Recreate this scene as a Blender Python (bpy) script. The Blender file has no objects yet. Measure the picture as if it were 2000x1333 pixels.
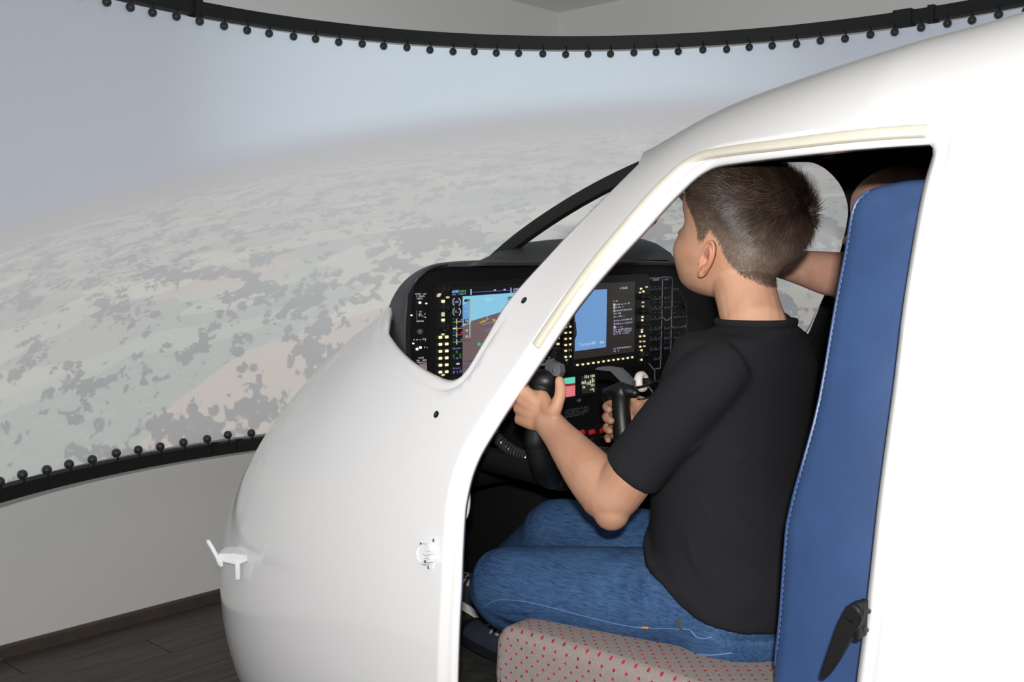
import bpy, bmesh, math, random
import numpy as np
from mathutils import Vector, Matrix
from mathutils.geometry import delaunay_2d_cdt
random.seed(7); np.random.seed(7)
SC = bpy.context.scene
COL = SC.collection
# ------------------------------------------------------------------ camera, world, lights, exposure
CAMH = 1.40                                   # eye height of the photographer
FPX, YH = 2050.0, 503.0                       # focal length in pixels, row of the eye level
PITCH = math.atan((666.5 - YH) / FPX)
cam = bpy.data.cameras.new('camera'); camo = bpy.data.objects.new('camera', cam); COL.objects.link(camo)
cam.sensor_width = 36.0; cam.lens = 36.0 * FPX / 2000.0; cam.clip_start = 0.02
camo.location = (0, 0, CAMH); camo.rotation_euler = (math.pi / 2 - PITCH, 0, 0)
SC.camera = camo
vs = SC.view_settings
vs.view_transform = 'Standard'; vs.look = 'None'; vs.gamma = 1.0; vs.use_curve_mapping = False
vs.exposure = 0.0
wd = bpy.data.worlds.new('world'); SC.world = wd; wd.use_nodes = True
wd.node_tree.nodes['Background'].inputs[0].default_value = (0.93, 0.95, 1.0, 1)
wd.node_tree.nodes['Background'].inputs[1].default_value = 0.36
# flash of the camera, just above the lens
fl = bpy.data.lights.new('flash', 'AREA'); fl.shape = 'RECTANGLE'; fl.size = 0.05; fl.size_y = 0.03
fl.energy = 42.5; fl.color = (1.0, 0.985, 0.965)
flo = bpy.data.objects.new('flash', fl); COL.objects.link(flo)
flo.location = (0.0, -0.16, CAMH + 0.14); flo.rotation_euler = (math.pi / 2 - PITCH * 0.7, 0, 0)
# fill light added out of view under the ceiling to brighten the walls
rl = bpy.data.lights.new('added_wall_fill', 'AREA'); rl.shape = 'RECTANGLE'; rl.size = 1.2; rl.size_y = 0.6
rl.energy = 210.0; rl.color = (1.0, 0.96, 0.92)
rlo = bpy.data.objects.new('added_wall_fill', rl); COL.objects.link(rlo)
rlo.location = (-0.1, 2.9, CAMH + 1.38); rlo.rotation_euler = (0, 0, 0)

# ------------------------------------------------------------------ helpers
def lin(c):
    return tuple(((v / 255.0) / 12.92 if v <= 10 else ((v / 255.0 + 0.055) / 1.055) ** 2.4) for v in c)
def mat(name, c, rough=0.5, metal=0.0, spec=0.5, emit=None, es=1.0, coat=0.0, bump=None, var=None, sss=0.0):
    """Principled material; bump=(scale, strength, detail), var=(scale, amount) mottles the colour."""
    m = bpy.data.materials.new(name); m.use_nodes = True
    nt = m.node_tree; b = nt.nodes['Principled BSDF']
    col = lin(c) + (1,)
    b.inputs['Base Color'].default_value = col
    b.inputs['Roughness'].default_value = rough; b.inputs['Metallic'].default_value = metal
    b.inputs['Specular IOR Level'].default_value = spec
    b.inputs['Coat Weight'].default_value = coat; b.inputs['Coat Roughness'].default_value = 0.12
    if sss:
        b.inputs['Subsurface Weight'].default_value = sss
        b.inputs['Subsurface Radius'].default_value = (0.012, 0.005, 0.003); b.inputs['Subsurface Scale'].default_value = 0.6
    if emit:
        b.inputs['Emission Color'].default_value = lin(emit) + (1,); b.inputs['Emission Strength'].default_value = es
    if bump or var:
        tc = nt.nodes.new('ShaderNodeTexCoord')
    if bump:
        n = nt.nodes.new('ShaderNodeTexNoise'); n.inputs['Scale'].default_value = bump[0]
        n.inputs['Detail'].default_value = bump[2] if len(bump) > 2 else 3
        bp = nt.nodes.new('ShaderNodeBump'); bp.inputs['Strength'].default_value = bump[1]; bp.inputs['Distance'].default_value = 0.002
        nt.links.new(tc.outputs['Object'], n.inputs['Vector']); nt.links.new(n.outputs[0], bp.inputs['Height'])
        nt.links.new(bp.outputs[0], b.inputs['Normal'])
    if var:
        n = nt.nodes.new('ShaderNodeTexNoise'); n.inputs['Scale'].default_value = var[0]; n.inputs['Detail'].default_value = 4
        rp = nt.nodes.new('ShaderNodeMapRange'); rp.inputs[1].default_value = 0.3; rp.inputs[2].default_value = 0.7
        rp.inputs[3].default_value = 1 - var[1]; rp.inputs[4].default_value = 1 + var[1]
        mx = nt.nodes.new('ShaderNodeVectorMath'); mx.operation = 'SCALE'; mx.inputs[0].default_value = col[:3]
        nt.links.new(tc.outputs['Object'], n.inputs['Vector']); nt.links.new(n.outputs[0], rp.inputs[0])
        nt.links.new(rp.outputs[0], mx.inputs['Scale']); nt.links.new(mx.outputs[0], b.inputs['Base Color'])
    return m

class NT:
    """short-hand for node graphs"""
    def __init__(s, m): s.nt = m.node_tree; s.L = s.nt.links
    def put(s, sock, v):
        if hasattr(v, 'node'): s.L.new(v, sock)
        elif v is not None: sock.default_value = v
    def node(s, t, ins=(), **kw):
        n = s.nt.nodes.new(t)
        for k, v in kw.items(): setattr(n, k, v)
        for k, v in (ins.items() if isinstance(ins, dict) else enumerate(ins)): s.put(n.inputs[k], v)
        return n
    def m(s, op, a, b=None, c=None): return s.node('ShaderNodeMath', (a, b, c), operation=op).outputs[0]
    def v(s, op, a, b=None):
        n = s.node('ShaderNodeVectorMath', (a, b), operation=op)
        return n.outputs['Value'] if op in ('DOT_PRODUCT', 'LENGTH') else n.outputs[0]
    def mix(s, f, a, b):
        n = s.nt.nodes.new('ShaderNodeMix'); n.data_type = 'RGBA'
        s.put(n.inputs[0], f); s.put(n.inputs[6], a); s.put(n.inputs[7], b); return n.outputs[2]
    def smooth(s, x, a, b):
        n = s.nt.nodes.new('ShaderNodeMapRange'); n.interpolation_type = 'SMOOTHSTEP'
        s.put(n.inputs[0], x); n.inputs[1].default_value = a; n.inputs[2].default_value = b; return n.outputs[0]
    def noise(s, vec, scale, detail=3, dist=0.0, rough=0.5):
        n = s.node('ShaderNodeTexNoise', {'Vector': vec, 'Scale': scale, 'Detail': detail, 'Distortion': dist, 'Roughness': rough}); return n.outputs[0]
def rgb(*c): return lin(c) + (1,)

class MB:
    """collects shapes and links them as ONE mesh object"""
    def __init__(s): s.v = []; s.f = []; s.uv = None
    def add(s, v, f):
        o = len(s.v); s.v += [tuple(map(float, p)) for p in v]; s.f += [tuple(i + o for i in q) for q in f]; return s
    def merge(s, o): return s.add(o.v, o.f)
    def box(s, c, size, R=None, bev=0.0):
        """box with optional rotation matrix; bev chamfers all edges"""
        hx, hy, hz = [d / 2 for d in size]
        bm = bmesh.new(); bmesh.ops.create_cube(bm, size=1)
        for vv in bm.verts: vv.co = Vector((vv.co.x * 2 * hx, vv.co.y * 2 * hy, vv.co.z * 2 * hz))
        if bev: bmesh.ops.bevel(bm, geom=bm.edges[:], offset=min(bev, hx * .9, hy * .9, hz * .9), segments=2, affect='EDGES', profile=0.6)
        bm.verts.index_update()
        R = R or Matrix.Identity(3)
        s.add([R @ vv.co + Vector(c) for vv in bm.verts], [[q.index for q in fc.verts] for fc in bm.faces]); bm.free(); return s
    def grid(s, rows, closed_u=False, closed_v=False, cap=False, flip=False):
        """rows: list of rings of points"""
        o = len(s.v); n = len(rows[0]); m = len(rows)
        for r in rows: s.v += [tuple(map(float, p)) for p in r]
        for i in range(m if closed_v else m - 1):
            for j in range(n if closed_u else n - 1):
                a = o + i * n + j; b = o + i * n + (j + 1) % n; i2 = (i + 1) % m
                c = o + i2 * n + (j + 1) % n; d = o + i2 * n + j
                s.f.append((a, d, c, b) if flip else (a, b, c, d))
        if cap:
            f0 = tuple(o + j for j in range(n)); f1 = tuple(o + (m - 1) * n + j for j in range(n))
            s.f.append(f0 if flip else f0[::-1]); s.f.append(f1[::-1] if flip else f1)
        return s
    def tube(s, pts, r, n=12, ends='round', rb=None, up=None, sub=0):
        """sweep along pts; r radius (scalar or list), rb second radius; ends round|flat"""
        P = np.array([tuple(p) for p in pts], float); k = len(P)
        r = np.full(k, r, float) if np.isscalar(r) else np.array(r, float)
        rb = r.copy() if rb is None else (np.full(k, rb, float) if np.isscalar(rb) else np.array(rb, float))
        if sub:
            P, r, rb = catmull(P, sub), catmull(r[:, None], sub)[:, 0], catmull(rb[:, None], sub)[:, 0]; k = len(P)
        T = np.gradient(P, axis=0); T /= np.linalg.norm(T, axis=1)[:, None] + 1e-12
        u = np.array(up if up is not None else (0.13, 0.21, 0.97), float)
        if abs(u @ T[0]) > .95: u = np.array((1.0, 0.1, 0))
        rows = []; A = None
        for i in range(k):
            A = (u if A is None or up is not None else A); A = A - T[i] * (A @ T[i]); A /= np.linalg.norm(A) + 1e-12
            B = np.cross(T[i], A)
            th = np.linspace(0, 2 * np.pi, n, endpoint=False)
            ring = lambda c, q: c + q * (np.cos(th)[:, None] * A * r[i] + np.sin(th)[:, None] * B * rb[i])
            if i == 0 and ends == 'round':
                for a in (.15, .6, .9): rows.append(ring(P[0] - T[0] * r[0] * math.sqrt(1 - a * a), a))
            rows.append(ring(P[i], 1))
            if i == k - 1 and ends == 'round':
                for a in (.9, .6, .15): rows.append(ring(P[-1] + T[-1] * r[-1] * math.sqrt(1 - a * a), a))
        return s.grid(rows, closed_u=True, cap=True)
    def ellipsoid(s, c, rad, R=None, n=20, m=12):
        R = np.array(R) if R is not None else np.eye(3); rows = []
        for i in range(1, m):
            a = math.pi * i / m
            rows.append([np.array(c) + R @ np.array((rad[0] * math.sin(a) * math.cos(t), rad[1] * math.sin(a) * math.sin(t), -rad[2] * math.cos(a)))
                         for t in np.linspace(0, 2 * math.pi, n, endpoint=False)])
        return s.grid(rows, closed_u=True, cap=True)
    def prism(s, poly, d):
        """closed polygon (3-D points) extruded by vector d"""
        n = len(poly); o = len(s.v); d = np.array(d, float)
        s.v += [tuple(map(float, p)) for p in poly] + [tuple(np.array(p, float) + d) for p in poly]
        s.f.append(tuple(o + i for i in range(n))[::-1]); s.f.append(tuple(o + n + i for i in range(n)))
        for i in range(n): s.f.append((o + i, o + (i + 1) % n, o + n + (i + 1) % n, o + n + i))
        return s
    def disc(s, c, axis, r, h, n=20, bev=0.25):
        """short lathe along axis with a chamfered top"""
        ax = np.array(axis, float); ax /= np.linalg.norm(ax)
        u = np.cross(ax, (0.3, 0.5, 0.81)); u /= np.linalg.norm(u); w = np.cross(ax, u); c = np.array(c, float)
        th = np.linspace(0, 2 * np.pi, n, endpoint=False)
        ring = lambda q, z: c + ax * z + q * (np.cos(th)[:, None] * u + np.sin(th)[:, None] * w)
        return s.grid([ring(r, 0), ring(r, h * (1 - bev)), ring(r * (1 - bev * .6), h)], closed_u=True, cap=True)
    def mesh(s, name, smooth=True, fix=True):
        me = bpy.data.meshes.new(name); me.from_pydata(s.v, [], s.f)
        if fix:
            bm = bmesh.new(); bm.from_mesh(me); bmesh.ops.recalc_face_normals(bm, faces=bm.faces); bm.to_mesh(me); bm.free()
        if smooth is not None:
            me.polygons.foreach_set('use_smooth', [bool(smooth)] * len(me.polygons))
        me.update(); return me
def catmull(P, sub):
    P = np.array(P, float); Q = np.vstack([2 * P[0] - P[1], P, 2 * P[-1] - P[-2]]); out = []
    for i in range(1, len(Q) - 2):
        for t in np.linspace(0, 1, sub, endpoint=False):
            a, b, c, d = Q[i - 1], Q[i], Q[i + 1], Q[i + 2]
            out.append(.5 * (2 * b + (c - a) * t + (2 * a - 5 * b + 4 * c - d) * t * t + (3 * b - a - 3 * c + d) * t ** 3))
    out.append(P[-1]); return np.array(out)

def link(name, me, m=None, parent=None):
    o = bpy.data.objects.new(name, me); COL.objects.link(o)
    if m is not None:
        for q in (m if isinstance(m, (list, tuple)) else [m]): me.materials.append(q)
    if parent is not None:
        o.parent = parent
        if parent.parent is None: o.location = -parent.location
    return o
def auto_smooth(me, deg=38):
    bm = bmesh.new(); bm.from_mesh(me); lim = math.radians(deg)
    for e in bm.edges:
        e.smooth = len(e.link_faces) != 2 or e.calc_face_angle(0) < lim
    for fc in bm.faces: fc.smooth = True
    bm.to_mesh(me); bm.free()
def obj(name, mb, m, parent=None, smooth='auto', fix=True):
    me = mb.mesh(name, True, fix)
    if smooth == 'auto': auto_smooth(me)
    elif smooth is False: me.polygons.foreach_set('use_smooth', [False] * len(me.polygons))
    return link(name, me, m, parent)
def tag(o, label=None, cat=None, group=None, kind=None):
    if label: o['label'] = label
    if cat: o['category'] = cat
    if group: o['group'] = group
    if kind: o['kind'] = kind
    return o
def empty(name, loc, label, cat, group=None):
    o = bpy.data.objects.new(name, None); COL.objects.link(o); o.location = loc; o.empty_display_size = .1
    return tag(o, label, cat, group)
def remeshed(mb, voxel, iters=4, factor=0.5, name='body'):
    """union of overlapping closed shapes as one continuous skin"""
    me = mb.mesh(name); o = bpy.data.objects.new('tmp', me); COL.objects.link(o)
    r = o.modifiers.new('r', 'REMESH'); r.mode = 'VOXEL'; r.voxel_size = voxel; r.use_smooth_shade = True
    q = o.modifiers.new('s', 'SMOOTH'); q.iterations = iters; q.factor = factor
    dg = bpy.context.evaluated_depsgraph_get(); dg.update()
    out = bpy.data.meshes.new_from_object(o.evaluated_get(dg)); out.name = name
    bpy.data.objects.remove(o); bpy.data.meshes.remove(me)
    out.polygons.foreach_set('use_smooth', [True] * len(out.polygons)); return out

# ------------------------------------------------------------------ the cockpit's own frame: s forward, w to its right, z up from eye level
TH = math.radians(42.0)
F = np.array((-math.cos(TH), math.sin(TH), 0)); W = np.array((math.sin(TH), math.cos(TH), 0)); ZZ = np.array((0, 0, 1.0))
ORG = np.array((0.58691306, 1.80431448, CAMH))
def Lw(s, w, z): return ORG + F * s + W * w + ZZ * z
RL = Matrix((F, W, ZZ)).transposed()          # rotation: columns are the frame's axes
EYE = np.array((0, 0, CAMH))
def ray(px, py):
    x = (px - 1000) / FPX; y = -(py - 666.5) / FPX; c, s = math.cos(PITCH), math.sin(PITCH)
    return np.array((x, c + y * s, -s + y * c))
def onW(px, py, w):
    d = ray(px, py); t = ((ORG - EYE) @ W + w) / (d @ W); r = EYE + d * t - ORG; return np.array((r @ F, w, r[2]))
def onS(px, py, s):
    d = ray(px, py); t = ((ORG - EYE) @ F + s) / (d @ F); r = EYE + d * t - ORG; return np.array((s, r @ W, r[2]))
def PW(px, py, w): return Lw(*onW(px, py, w))
def PS(px, py, s): return Lw(*onS(px, py, s))

def pchip(xk, yk, x):
    xk, yk = np.array(xk, float), np.array(yk, float); x = np.asarray(x, float)
    h = np.diff(xk); d = np.diff(yk) / h; m = np.zeros(len(xk)); m[0] = d[0]; m[-1] = d[-1]
    for i in range(1, len(xk) - 1):
        if d[i - 1] * d[i] > 0:
            a, b = 2 * h[i] + h[i - 1], h[i] + 2 * h[i - 1]; m[i] = (a + b) / (a / d[i - 1] + b / d[i])
    i = np.clip(np.searchsorted(xk, x) - 1, 0, len(xk) - 2); t = (np.clip(x, xk[0], xk[-1]) - xk[i]) / h[i]
    return (2*t**3-3*t**2+1)*yk[i]+(t**3-2*t**2+t)*h[i]*m[i]+(-2*t**3+3*t**2)*yk[i+1]+(t**3-t**2)*h[i]*m[i+1]

# ------------------------------------------------------------------ room
M_WALL = mat('white_wall_paint', (236, 235, 231), 0.75, bump=(60, .06), var=(1.2, .02))
M_CEIL = mat('ceiling_paint', (230, 229, 226), 0.8, bump=(50, .05))
M_FLOORB = mat('subfloor', (40, 36, 33), 0.8, var=(4, .1))
M_BASE = mat('brown_baseboard', (78, 68, 62), 0.5, bump=(30, .1), var=(6, .1))
def wood_material():
    m = mat('grey_brown_laminate', (88, 80, 73), 0.42); g = NT(m); b = m.node_tree.nodes['Principled BSDF']
    tc = g.node('ShaderNodeTexCoord').outputs['Object']; rnd = g.node('ShaderNodeObjectInfo').outputs['Random']
    off = g.node('ShaderNodeCombineXYZ', (g.m('MULTIPLY', rnd, 17.3), g.m('MULTIPLY', rnd, 41.0), 0)).outputs[0]
    v = g.v('ADD', g.v('MULTIPLY', tc, (1.6, 26.0, 1.0)), off)
    n1 = g.noise(v, 1.6, 6, 1.2, .6); n2 = g.noise(g.v('MULTIPLY', v, (1.2, 3.5, 1.0)), 3.0, 4)
    k = g.m('ADD', g.m('MULTIPLY', n1, .65), g.m('MULTIPLY', n2, .35))
    c = g.mix(g.smooth(k, .34, .66), rgb(36, 32, 28), rgb(84, 77, 70))
    c = g.mix(g.m('MULTIPLY', rnd, .35), c, rgb(64, 58, 54))
    g.put(b.inputs['Base Color'], c)
    bp = g.node('ShaderNodeBump', {'Strength': .15, 'Distance': .001, 'Height': k}); g.put(b.inputs['Normal'], bp.outputs[0])
    return m
M_WOOD = wood_material()
def floor_hit(px, py, z=0.0):
    d = ray(px, py); return EYE + d * ((z - CAMH) / d[2])
BBH = 0.045
wa, wb = floor_hit(0, 1262, BBH), floor_hit(430, 1150, BBH)
wu = (wb - wa); wu[2] = 0; wu /= np.linalg.norm(wu)                  # along the left wall, away from the camera
wn = np.array((wu[1], -wu[0], 0))                                   # from the left wall into the room
d0 = ray(1090, 400); k = np.array([[d0[0], -wu[0]], [d0[1], -wu[1]]]); tt = np.linalg.solve(k, wa[:2])
CORNER = np.array((d0[0] * tt[0], d0[1] * tt[0], 0))
dc = ray(1090, 25); CEILZ = CAMH + dc[2] / dc[1] * CORNER[1]
def slab(name, poly, d, m, kind='structure'):
    return tag(obj(name, MB().prism(poly, d), m, smooth=False), kind=kind)
WL, WRL = 5.6, 5.6                                                   # lengths of the two walls
A = CORNER - wu * WL; B = CORNER + wn * WRL
up = lambda p, z: (p[0], p[1], z)
slab('wall_left', [up(CORNER + wu * .1, -.05), up(A, -.05), up(A, CEILZ), up(CORNER + wu * .1, CEILZ)], -wn * .1, M_WALL)
slab('wall_right', [up(CORNER - wn * .0, -.05), up(B, -.05), up(B, CEILZ), up(CORNER, CEILZ)], wu * .1, M_WALL)
slab('ceiling', [up(CORNER + wu * .1 - wn * .1, CEILZ), up(A - wn * .1, CEILZ), up(A + wn * WRL, CEILZ), up(B + wu * .1, CEILZ)], (0, 0, .1), M_CEIL)
flo_ = slab('floor', [up(CORNER + wu * .1 - wn * .1, -.009), up(A - wn * .1, -.009), up(A + wn * WRL, -.009), up(B + wu * .1, -.009)], (0, 0, -.06), M_FLOORB)
RW = Matrix((wu, wn, ZZ)).transposed()
plank_me = MB().box((0, 0, -.0045), (1.197, .1885, .009), bev=.0012).mesh('plank', False); plank_me.materials.append(M_WOOD)
for r in range(20):
    off = (r * 0.437) % 1.2
    for c in range(5):
        x = .0 - (c + .5) * 1.2 + off - .6
        if x < -WL + .2 or x > -.3: continue
        o = bpy.data.objects.new('plank', plank_me); COL.objects.link(o); o.parent = flo_
        o.location = CORNER + wu * x + wn * (.012 + .095 + r * .19); o.rotation_euler = (0, 0, math.atan2(wu[1], wu[0]))
def baseboard(name, p, u, n, L):
    mb = MB(); rows = []
    for t in (0, L):
        q = p + u * t
        rows.append([q + n * a + ZZ * z for a, z in ((0, 0), (.012, 0), (.012, .036), (.009, .043), (.004, BBH), (0, BBH))])
    tag(obj(name, mb.grid(rows, closed_u=True, cap=True), M_BASE, smooth=False), kind='structure')
baseboard('baseboard_left', A, wu, wn, WL); baseboard('baseboard_right', CORNER, wn, -wu, WRL)

# ------------------------------------------------------------------ curved projection screen
SX, SY, SR, SHT, SHB = 0.250, 2.600, 1.8794, CAMH + 0.8757, CAMH - 0.700
def cyl(a, r, z): return np.array((SX + r * math.sin(a), SY + r * math.cos(a), z))
def cyl_angle(px, py):
    d = ray(px, py); a = d[0]**2 + d[1]**2; b = -2*(d[0]*SX + d[1]*SY); c = SX*SX + SY*SY - SR*SR
    t = (-b + math.sqrt(b*b - 4*a*c)) / (2*a); return math.atan2(d[0]*t - SX, d[1]*t - SY)
def screen_material():
    """projected picture: a tilted horizon seen from the pilot's place, hazy sky above, farmland below"""
    m = mat('projection_fabric', (196, 197, 198), 0.9, spec=.1); g = NT(m); b = m.node_tree.nodes['Principled BSDF']
    n = Vector((-0.0836, -0.2645, 1.0)).normalized(); e1 = Vector((0, 1, .2645)).normalized(); e2 = n.cross(e1)
    d = g.v('SUBTRACT', g.node('ShaderNodeTexCoord').outputs['Object'], (0.42, 1.70, CAMH - 0.143))
    h = g.v('DOT_PRODUCT', d, n); a = g.v('DOT_PRODUCT', d, e1); c = g.v('DOT_PRODUCT', d, e2)
    dist = g.m('SQRT', g.m('ADD', g.m('MULTIPLY', a, a), g.m('MULTIPLY', c, c)))
    el = g.m('DIVIDE', h, dist)                                       # tangent of the elevation over the horizon
    dep = g.m('MAXIMUM', g.m('MULTIPLY', el, -1.0), .008)
    gx = g.m('DIVIDE', g.m('DIVIDE', a, dist), dep); gy = g.m('DIVIDE', g.m('DIVIDE', c, dist), dep)
    G = g.node('ShaderNodeCombineXYZ', (gx, gy, 0)).outputs[0]


    fields = g.node('ShaderNodeTexVoronoi', {'Vector': G, 'Scale': .75, 'Randomness': .9}, distance='CHEBYCHEV').outputs['Color']
    fr = g.node('ShaderNodeSeparateColor', (fields,)).outputs
    base = g.mix(g.smooth(fr[0], .25, .8), rgb(158, 165, 158), rgb(184, 186, 174))
    base = g.mix(g.smooth(fr[1], .72, .8), base, rgb(200, 198, 182))
    base = g.mix(g.smooth(fr[2], .86, .9), base, rgb(190, 176, 166))
    base = g.mix(g.m('MULTIPLY', g.smooth(g.noise(G, 9, 4), .4, .7), .35), base, rgb(178, 184, 174))
    az = g.m('ARCTAN2', c, a); ld = g.m('MULTIPLY', g.m('LOGARITHM', dep, 2.718), .30)     # trees stand up: a less flattened mapping than the ground's
    Tt = g.node('ShaderNodeCombineXYZ', (az, ld, 0)).outputs[0]
    n1, n2, n3 = (g.m('ADD', g.m('MULTIPLY', g.noise(Tt, k_, 4, .3, .62), .62), g.m('MULTIPLY', g.noise(Tt, k_ * 4.3, 3, .2, .6), .38)) for k_ in (5.5, 11.0, 21.0))
    wood = g.node('ShaderNodeMix', (g.smooth(dep, .24, .42), None, g.node('ShaderNodeMix', (g.smooth(dep, .07, .16), None, n3, n2)).outputs[0], n1))
    wood = g.m('ADD', wood.outputs[0], g.m('MULTIPLY', g.m('SUBTRACT', g.noise(G, .5, 3), .5), .16))
    trees = g.smooth(wood, .515, .535)
    dots = g.node('ShaderNodeTexVoronoi', {'Vector': Tt, 'Scale': 26.0, 'Randomness': 1.0}).outputs['Distance']
    trees = g.m('MAXIMUM', trees, g.m('MULTIPLY', g.m('SUBTRACT', 1.0, g.smooth(dots, .22, .28)), g.smooth(wood, .45, .48)))
    gr = g.mix(g.m('MULTIPLY', trees, .85), base, rgb(106, 108, 113))
    houses = g.node('ShaderNodeTexVoronoi', {'Vector': Tt, 'Scale': 34.0, 'Randomness': 1.0}).outputs['Distance']
    gr = g.mix(g.m('MULTIPLY', g.m('SUBTRACT', 1.0, g.smooth(houses, .05, .08)), .5), gr, rgb(205, 210, 218))
    haze = g.smooth(el, -.26, .0)
    gr = g.mix(g.m('MULTIPLY', haze, .58), gr, rgb(166, 164, 166))
    gr = g.mix(g.smooth(el, -.032, -.006), gr, rgb(152, 151, 154))
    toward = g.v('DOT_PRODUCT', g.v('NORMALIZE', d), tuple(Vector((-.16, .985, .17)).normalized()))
    hot_spot = g.smooth(toward, .86, 1.0)  # projector's hot spot, painted as a brighter patch into the emitted picture
    sky = g.mix(g.smooth(el, .0, .42), rgb(138, 148, 166), rgb(102, 122, 138))
    sky = g.mix(hot_spot, sky, rgb(184, 208, 228))
    sky = g.mix(g.smooth(el, .045, .0), sky, rgb(146, 148, 162))
    im = g.mix(g.smooth(el, -.006, .012), gr, sky)
    im = g.mix(g.m('MULTIPLY', hot_spot, .25), im, rgb(214, 216, 216))
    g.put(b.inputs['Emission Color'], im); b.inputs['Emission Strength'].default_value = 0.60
    return m
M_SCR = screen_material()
M_RAIL = mat('black_powder_coated_rail', (20, 21, 23), 0.55)
M_BALL = mat('dark_rubber_ball', (48, 52, 52), 0.4); M_CORD = mat('black_cord', (16, 16, 17), 0.8)
a_step = math.radians(2.94); a_top = cyl_angle(878, 95); a_bot = cyl_angle(162, 909); A0, A1 = math.radians(-104), math.radians(104)
scr = empty('projection_screen', (SX, SY, SHB - .05), 'large curved white projection screen showing hazy farmland on black rails', 'projection screen')
zs = [SHB + .022, SHB + .03] + list(np.linspace(SHB + .1, SHT - .1, 10)) + [SHT - .03, SHT - .022]
mb = MB(); N = 150
for rr, fl_ in ((SR - .03, True), (SR - .028, False)):
    mb.grid([[cyl(a, rr, z) for a in np.linspace(A0, A1, N)] for z in zs], flip=fl_)
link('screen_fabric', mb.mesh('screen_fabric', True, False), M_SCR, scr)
def rail(name, z0, z1):
    rows = [[cyl(a, r, z) for r, z in ((SR, z0), (SR + .045, z0), (SR + .045, z1), (SR, z1))] for a in np.linspace(A0, A1, N)]
    return obj(name, MB().grid(rows, closed_u=True, cap=True), M_RAIL, scr)
rt = rail('top_rail', SHT, SHT + .048); rb_ = rail('bottom_rail', SHB - .044, SHB)
for px, py, half in ((1762, 40, .035), (1818, 36, .012), (388, 22, .016)):
    a = cyl_angle(px, py); w2 = half / SR
    rows = [[cyl(q, r, z) for r, z in ((SR - .006, SHT - .012), (SR + .05, SHT - .012), (SR + .05, SHT + .054), (SR - .006, SHT + .054))] for q in np.linspace(a - w2, a + w2, 4)]
    link('rail_joint', MB().grid(rows, closed_u=True, cap=True).mesh('rail_joint', False), M_RAIL, rt)
for px, py in ((420, 872), (468, 865)):
    a = cyl_angle(px, py); w2 = .012 / SR
    rows = [[cyl(q, r, z) for r, z in ((SR - .006, SHB - .03), (SR + .01, SHB - .03), (SR + .01, SHB + .008), (SR - .006, SHB + .008))] for q in (a - w2, a + w2)]
    link('rail_joint', MB().grid(rows, closed_u=True, cap=True).mesh('rail_joint', False), M_RAIL, rb_)
# elastic ball ties along both rails (ball over the fabric's eyelet, loop round the rail)
tie_me = {}
for s_ in (-1, 1):
    mb = MB().tube([(0, 0, 0), (.004, -.006, -.018 * s_), (0, -.004, -.034 * s_)], .0032, 6)
    me = mb.mesh('tie_cord'); me.materials.append(M_CORD); tie_me[s_] = me
ball_me = MB().ellipsoid((0, 0, 0), (.0155, .0155, .0155), n=12, m=8).mesh('ball'); ball_me.materials.append(M_BALL)
n_top = range(int((A0 - a_top) / a_step) + 1, int((A1 - a_top) / a_step)); n_bot = range(int((A0 - a_bot) / a_step) + 1, int((A1 - a_bot) / a_step))
for rng, a0, z0, s_ in ((n_top, a_top, SHT, 1), (n_bot, a_bot, SHB, -1)):
    for i in rng:
        a = a0 + i * a_step + random.uniform(-.0025, .0025)
        if abs(a) > math.radians(80): continue
        o = bpy.data.objects.new('ball_tie', ball_me); COL.objects.link(o); o.parent = scr
        o.location = cyl(a, SR - .046, z0 - .036 * s_ + random.uniform(-.003, .003)) - np.array(scr.location)
        c = bpy.data.objects.new('tie_cord', tie_me[s_]); COL.objects.link(c); c.parent = o
        c.location = (0, .008, .036 * s_)

# ------------------------------------------------------------------ cockpit shell: a lofted hull in the cockpit frame
SK = [-1.2, -.6, -.3, -.05, .15, .35, .55, .75, .95]
ZT = [.575, .405, .343, .311, .280, .218, .153, .062, -.066]
NL, PP, ZN, PT, NTIP, HB, NW, AH = 1.432, 4.871, -.707, 1.083, 2.003, .622, 1.937, .62
def prof(s):
    s = np.asarray(s, float); zt = pchip(SK, ZT, np.minimum(s, .95))
    u = np.clip((s - .95) / (NL - .95), 1e-6, .99999)
    zt = np.where(s > .95, ZN + (zt - ZN) * (1 - u ** PT) ** .5, zt)
    v = np.clip((s - .2) / (NL - .2), 1e-6, .99999); k = (1 - v ** PP) ** .5
    return AH * k, zt, ZN - HB * k, pchip([-.2, .4, 1.1], [2.8, NW, NTIP], s)
def gfun(s, w, z):
    a, zt, zb, n = prof(s); hh = np.maximum(np.where(z > ZN, zt - ZN, ZN - zb), 1e-4)
    return ((np.abs(w) / a) ** n + (np.abs(z - ZN) / hh) ** n) ** (1 / n)
def hull(s, al):
    """point on the hull; al measured from the bottom over the near (left) side"""
    a, zt, zb, n = prof(s); sn, cs = np.sin(al), np.cos(al)
    rho = 1 / (np.abs(sn) ** n + np.abs(cs) ** n) ** (1 / n)
    dz = -cs * rho; return np.stack([s + 0 * al, -a * sn * rho, ZN + np.where(dz > 0, zt - ZN, ZN - zb) * dz], -1)
def alpha_of(s, w, z):
    a, zt, zb, n = prof(s); hh = np.where(z > ZN, zt - ZN, ZN - zb)
    return np.mod(np.arctan2(-w / a, -(z - ZN) / hh), 2 * np.pi)
TR = np.linspace(.7, 4.0, 9000)
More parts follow.
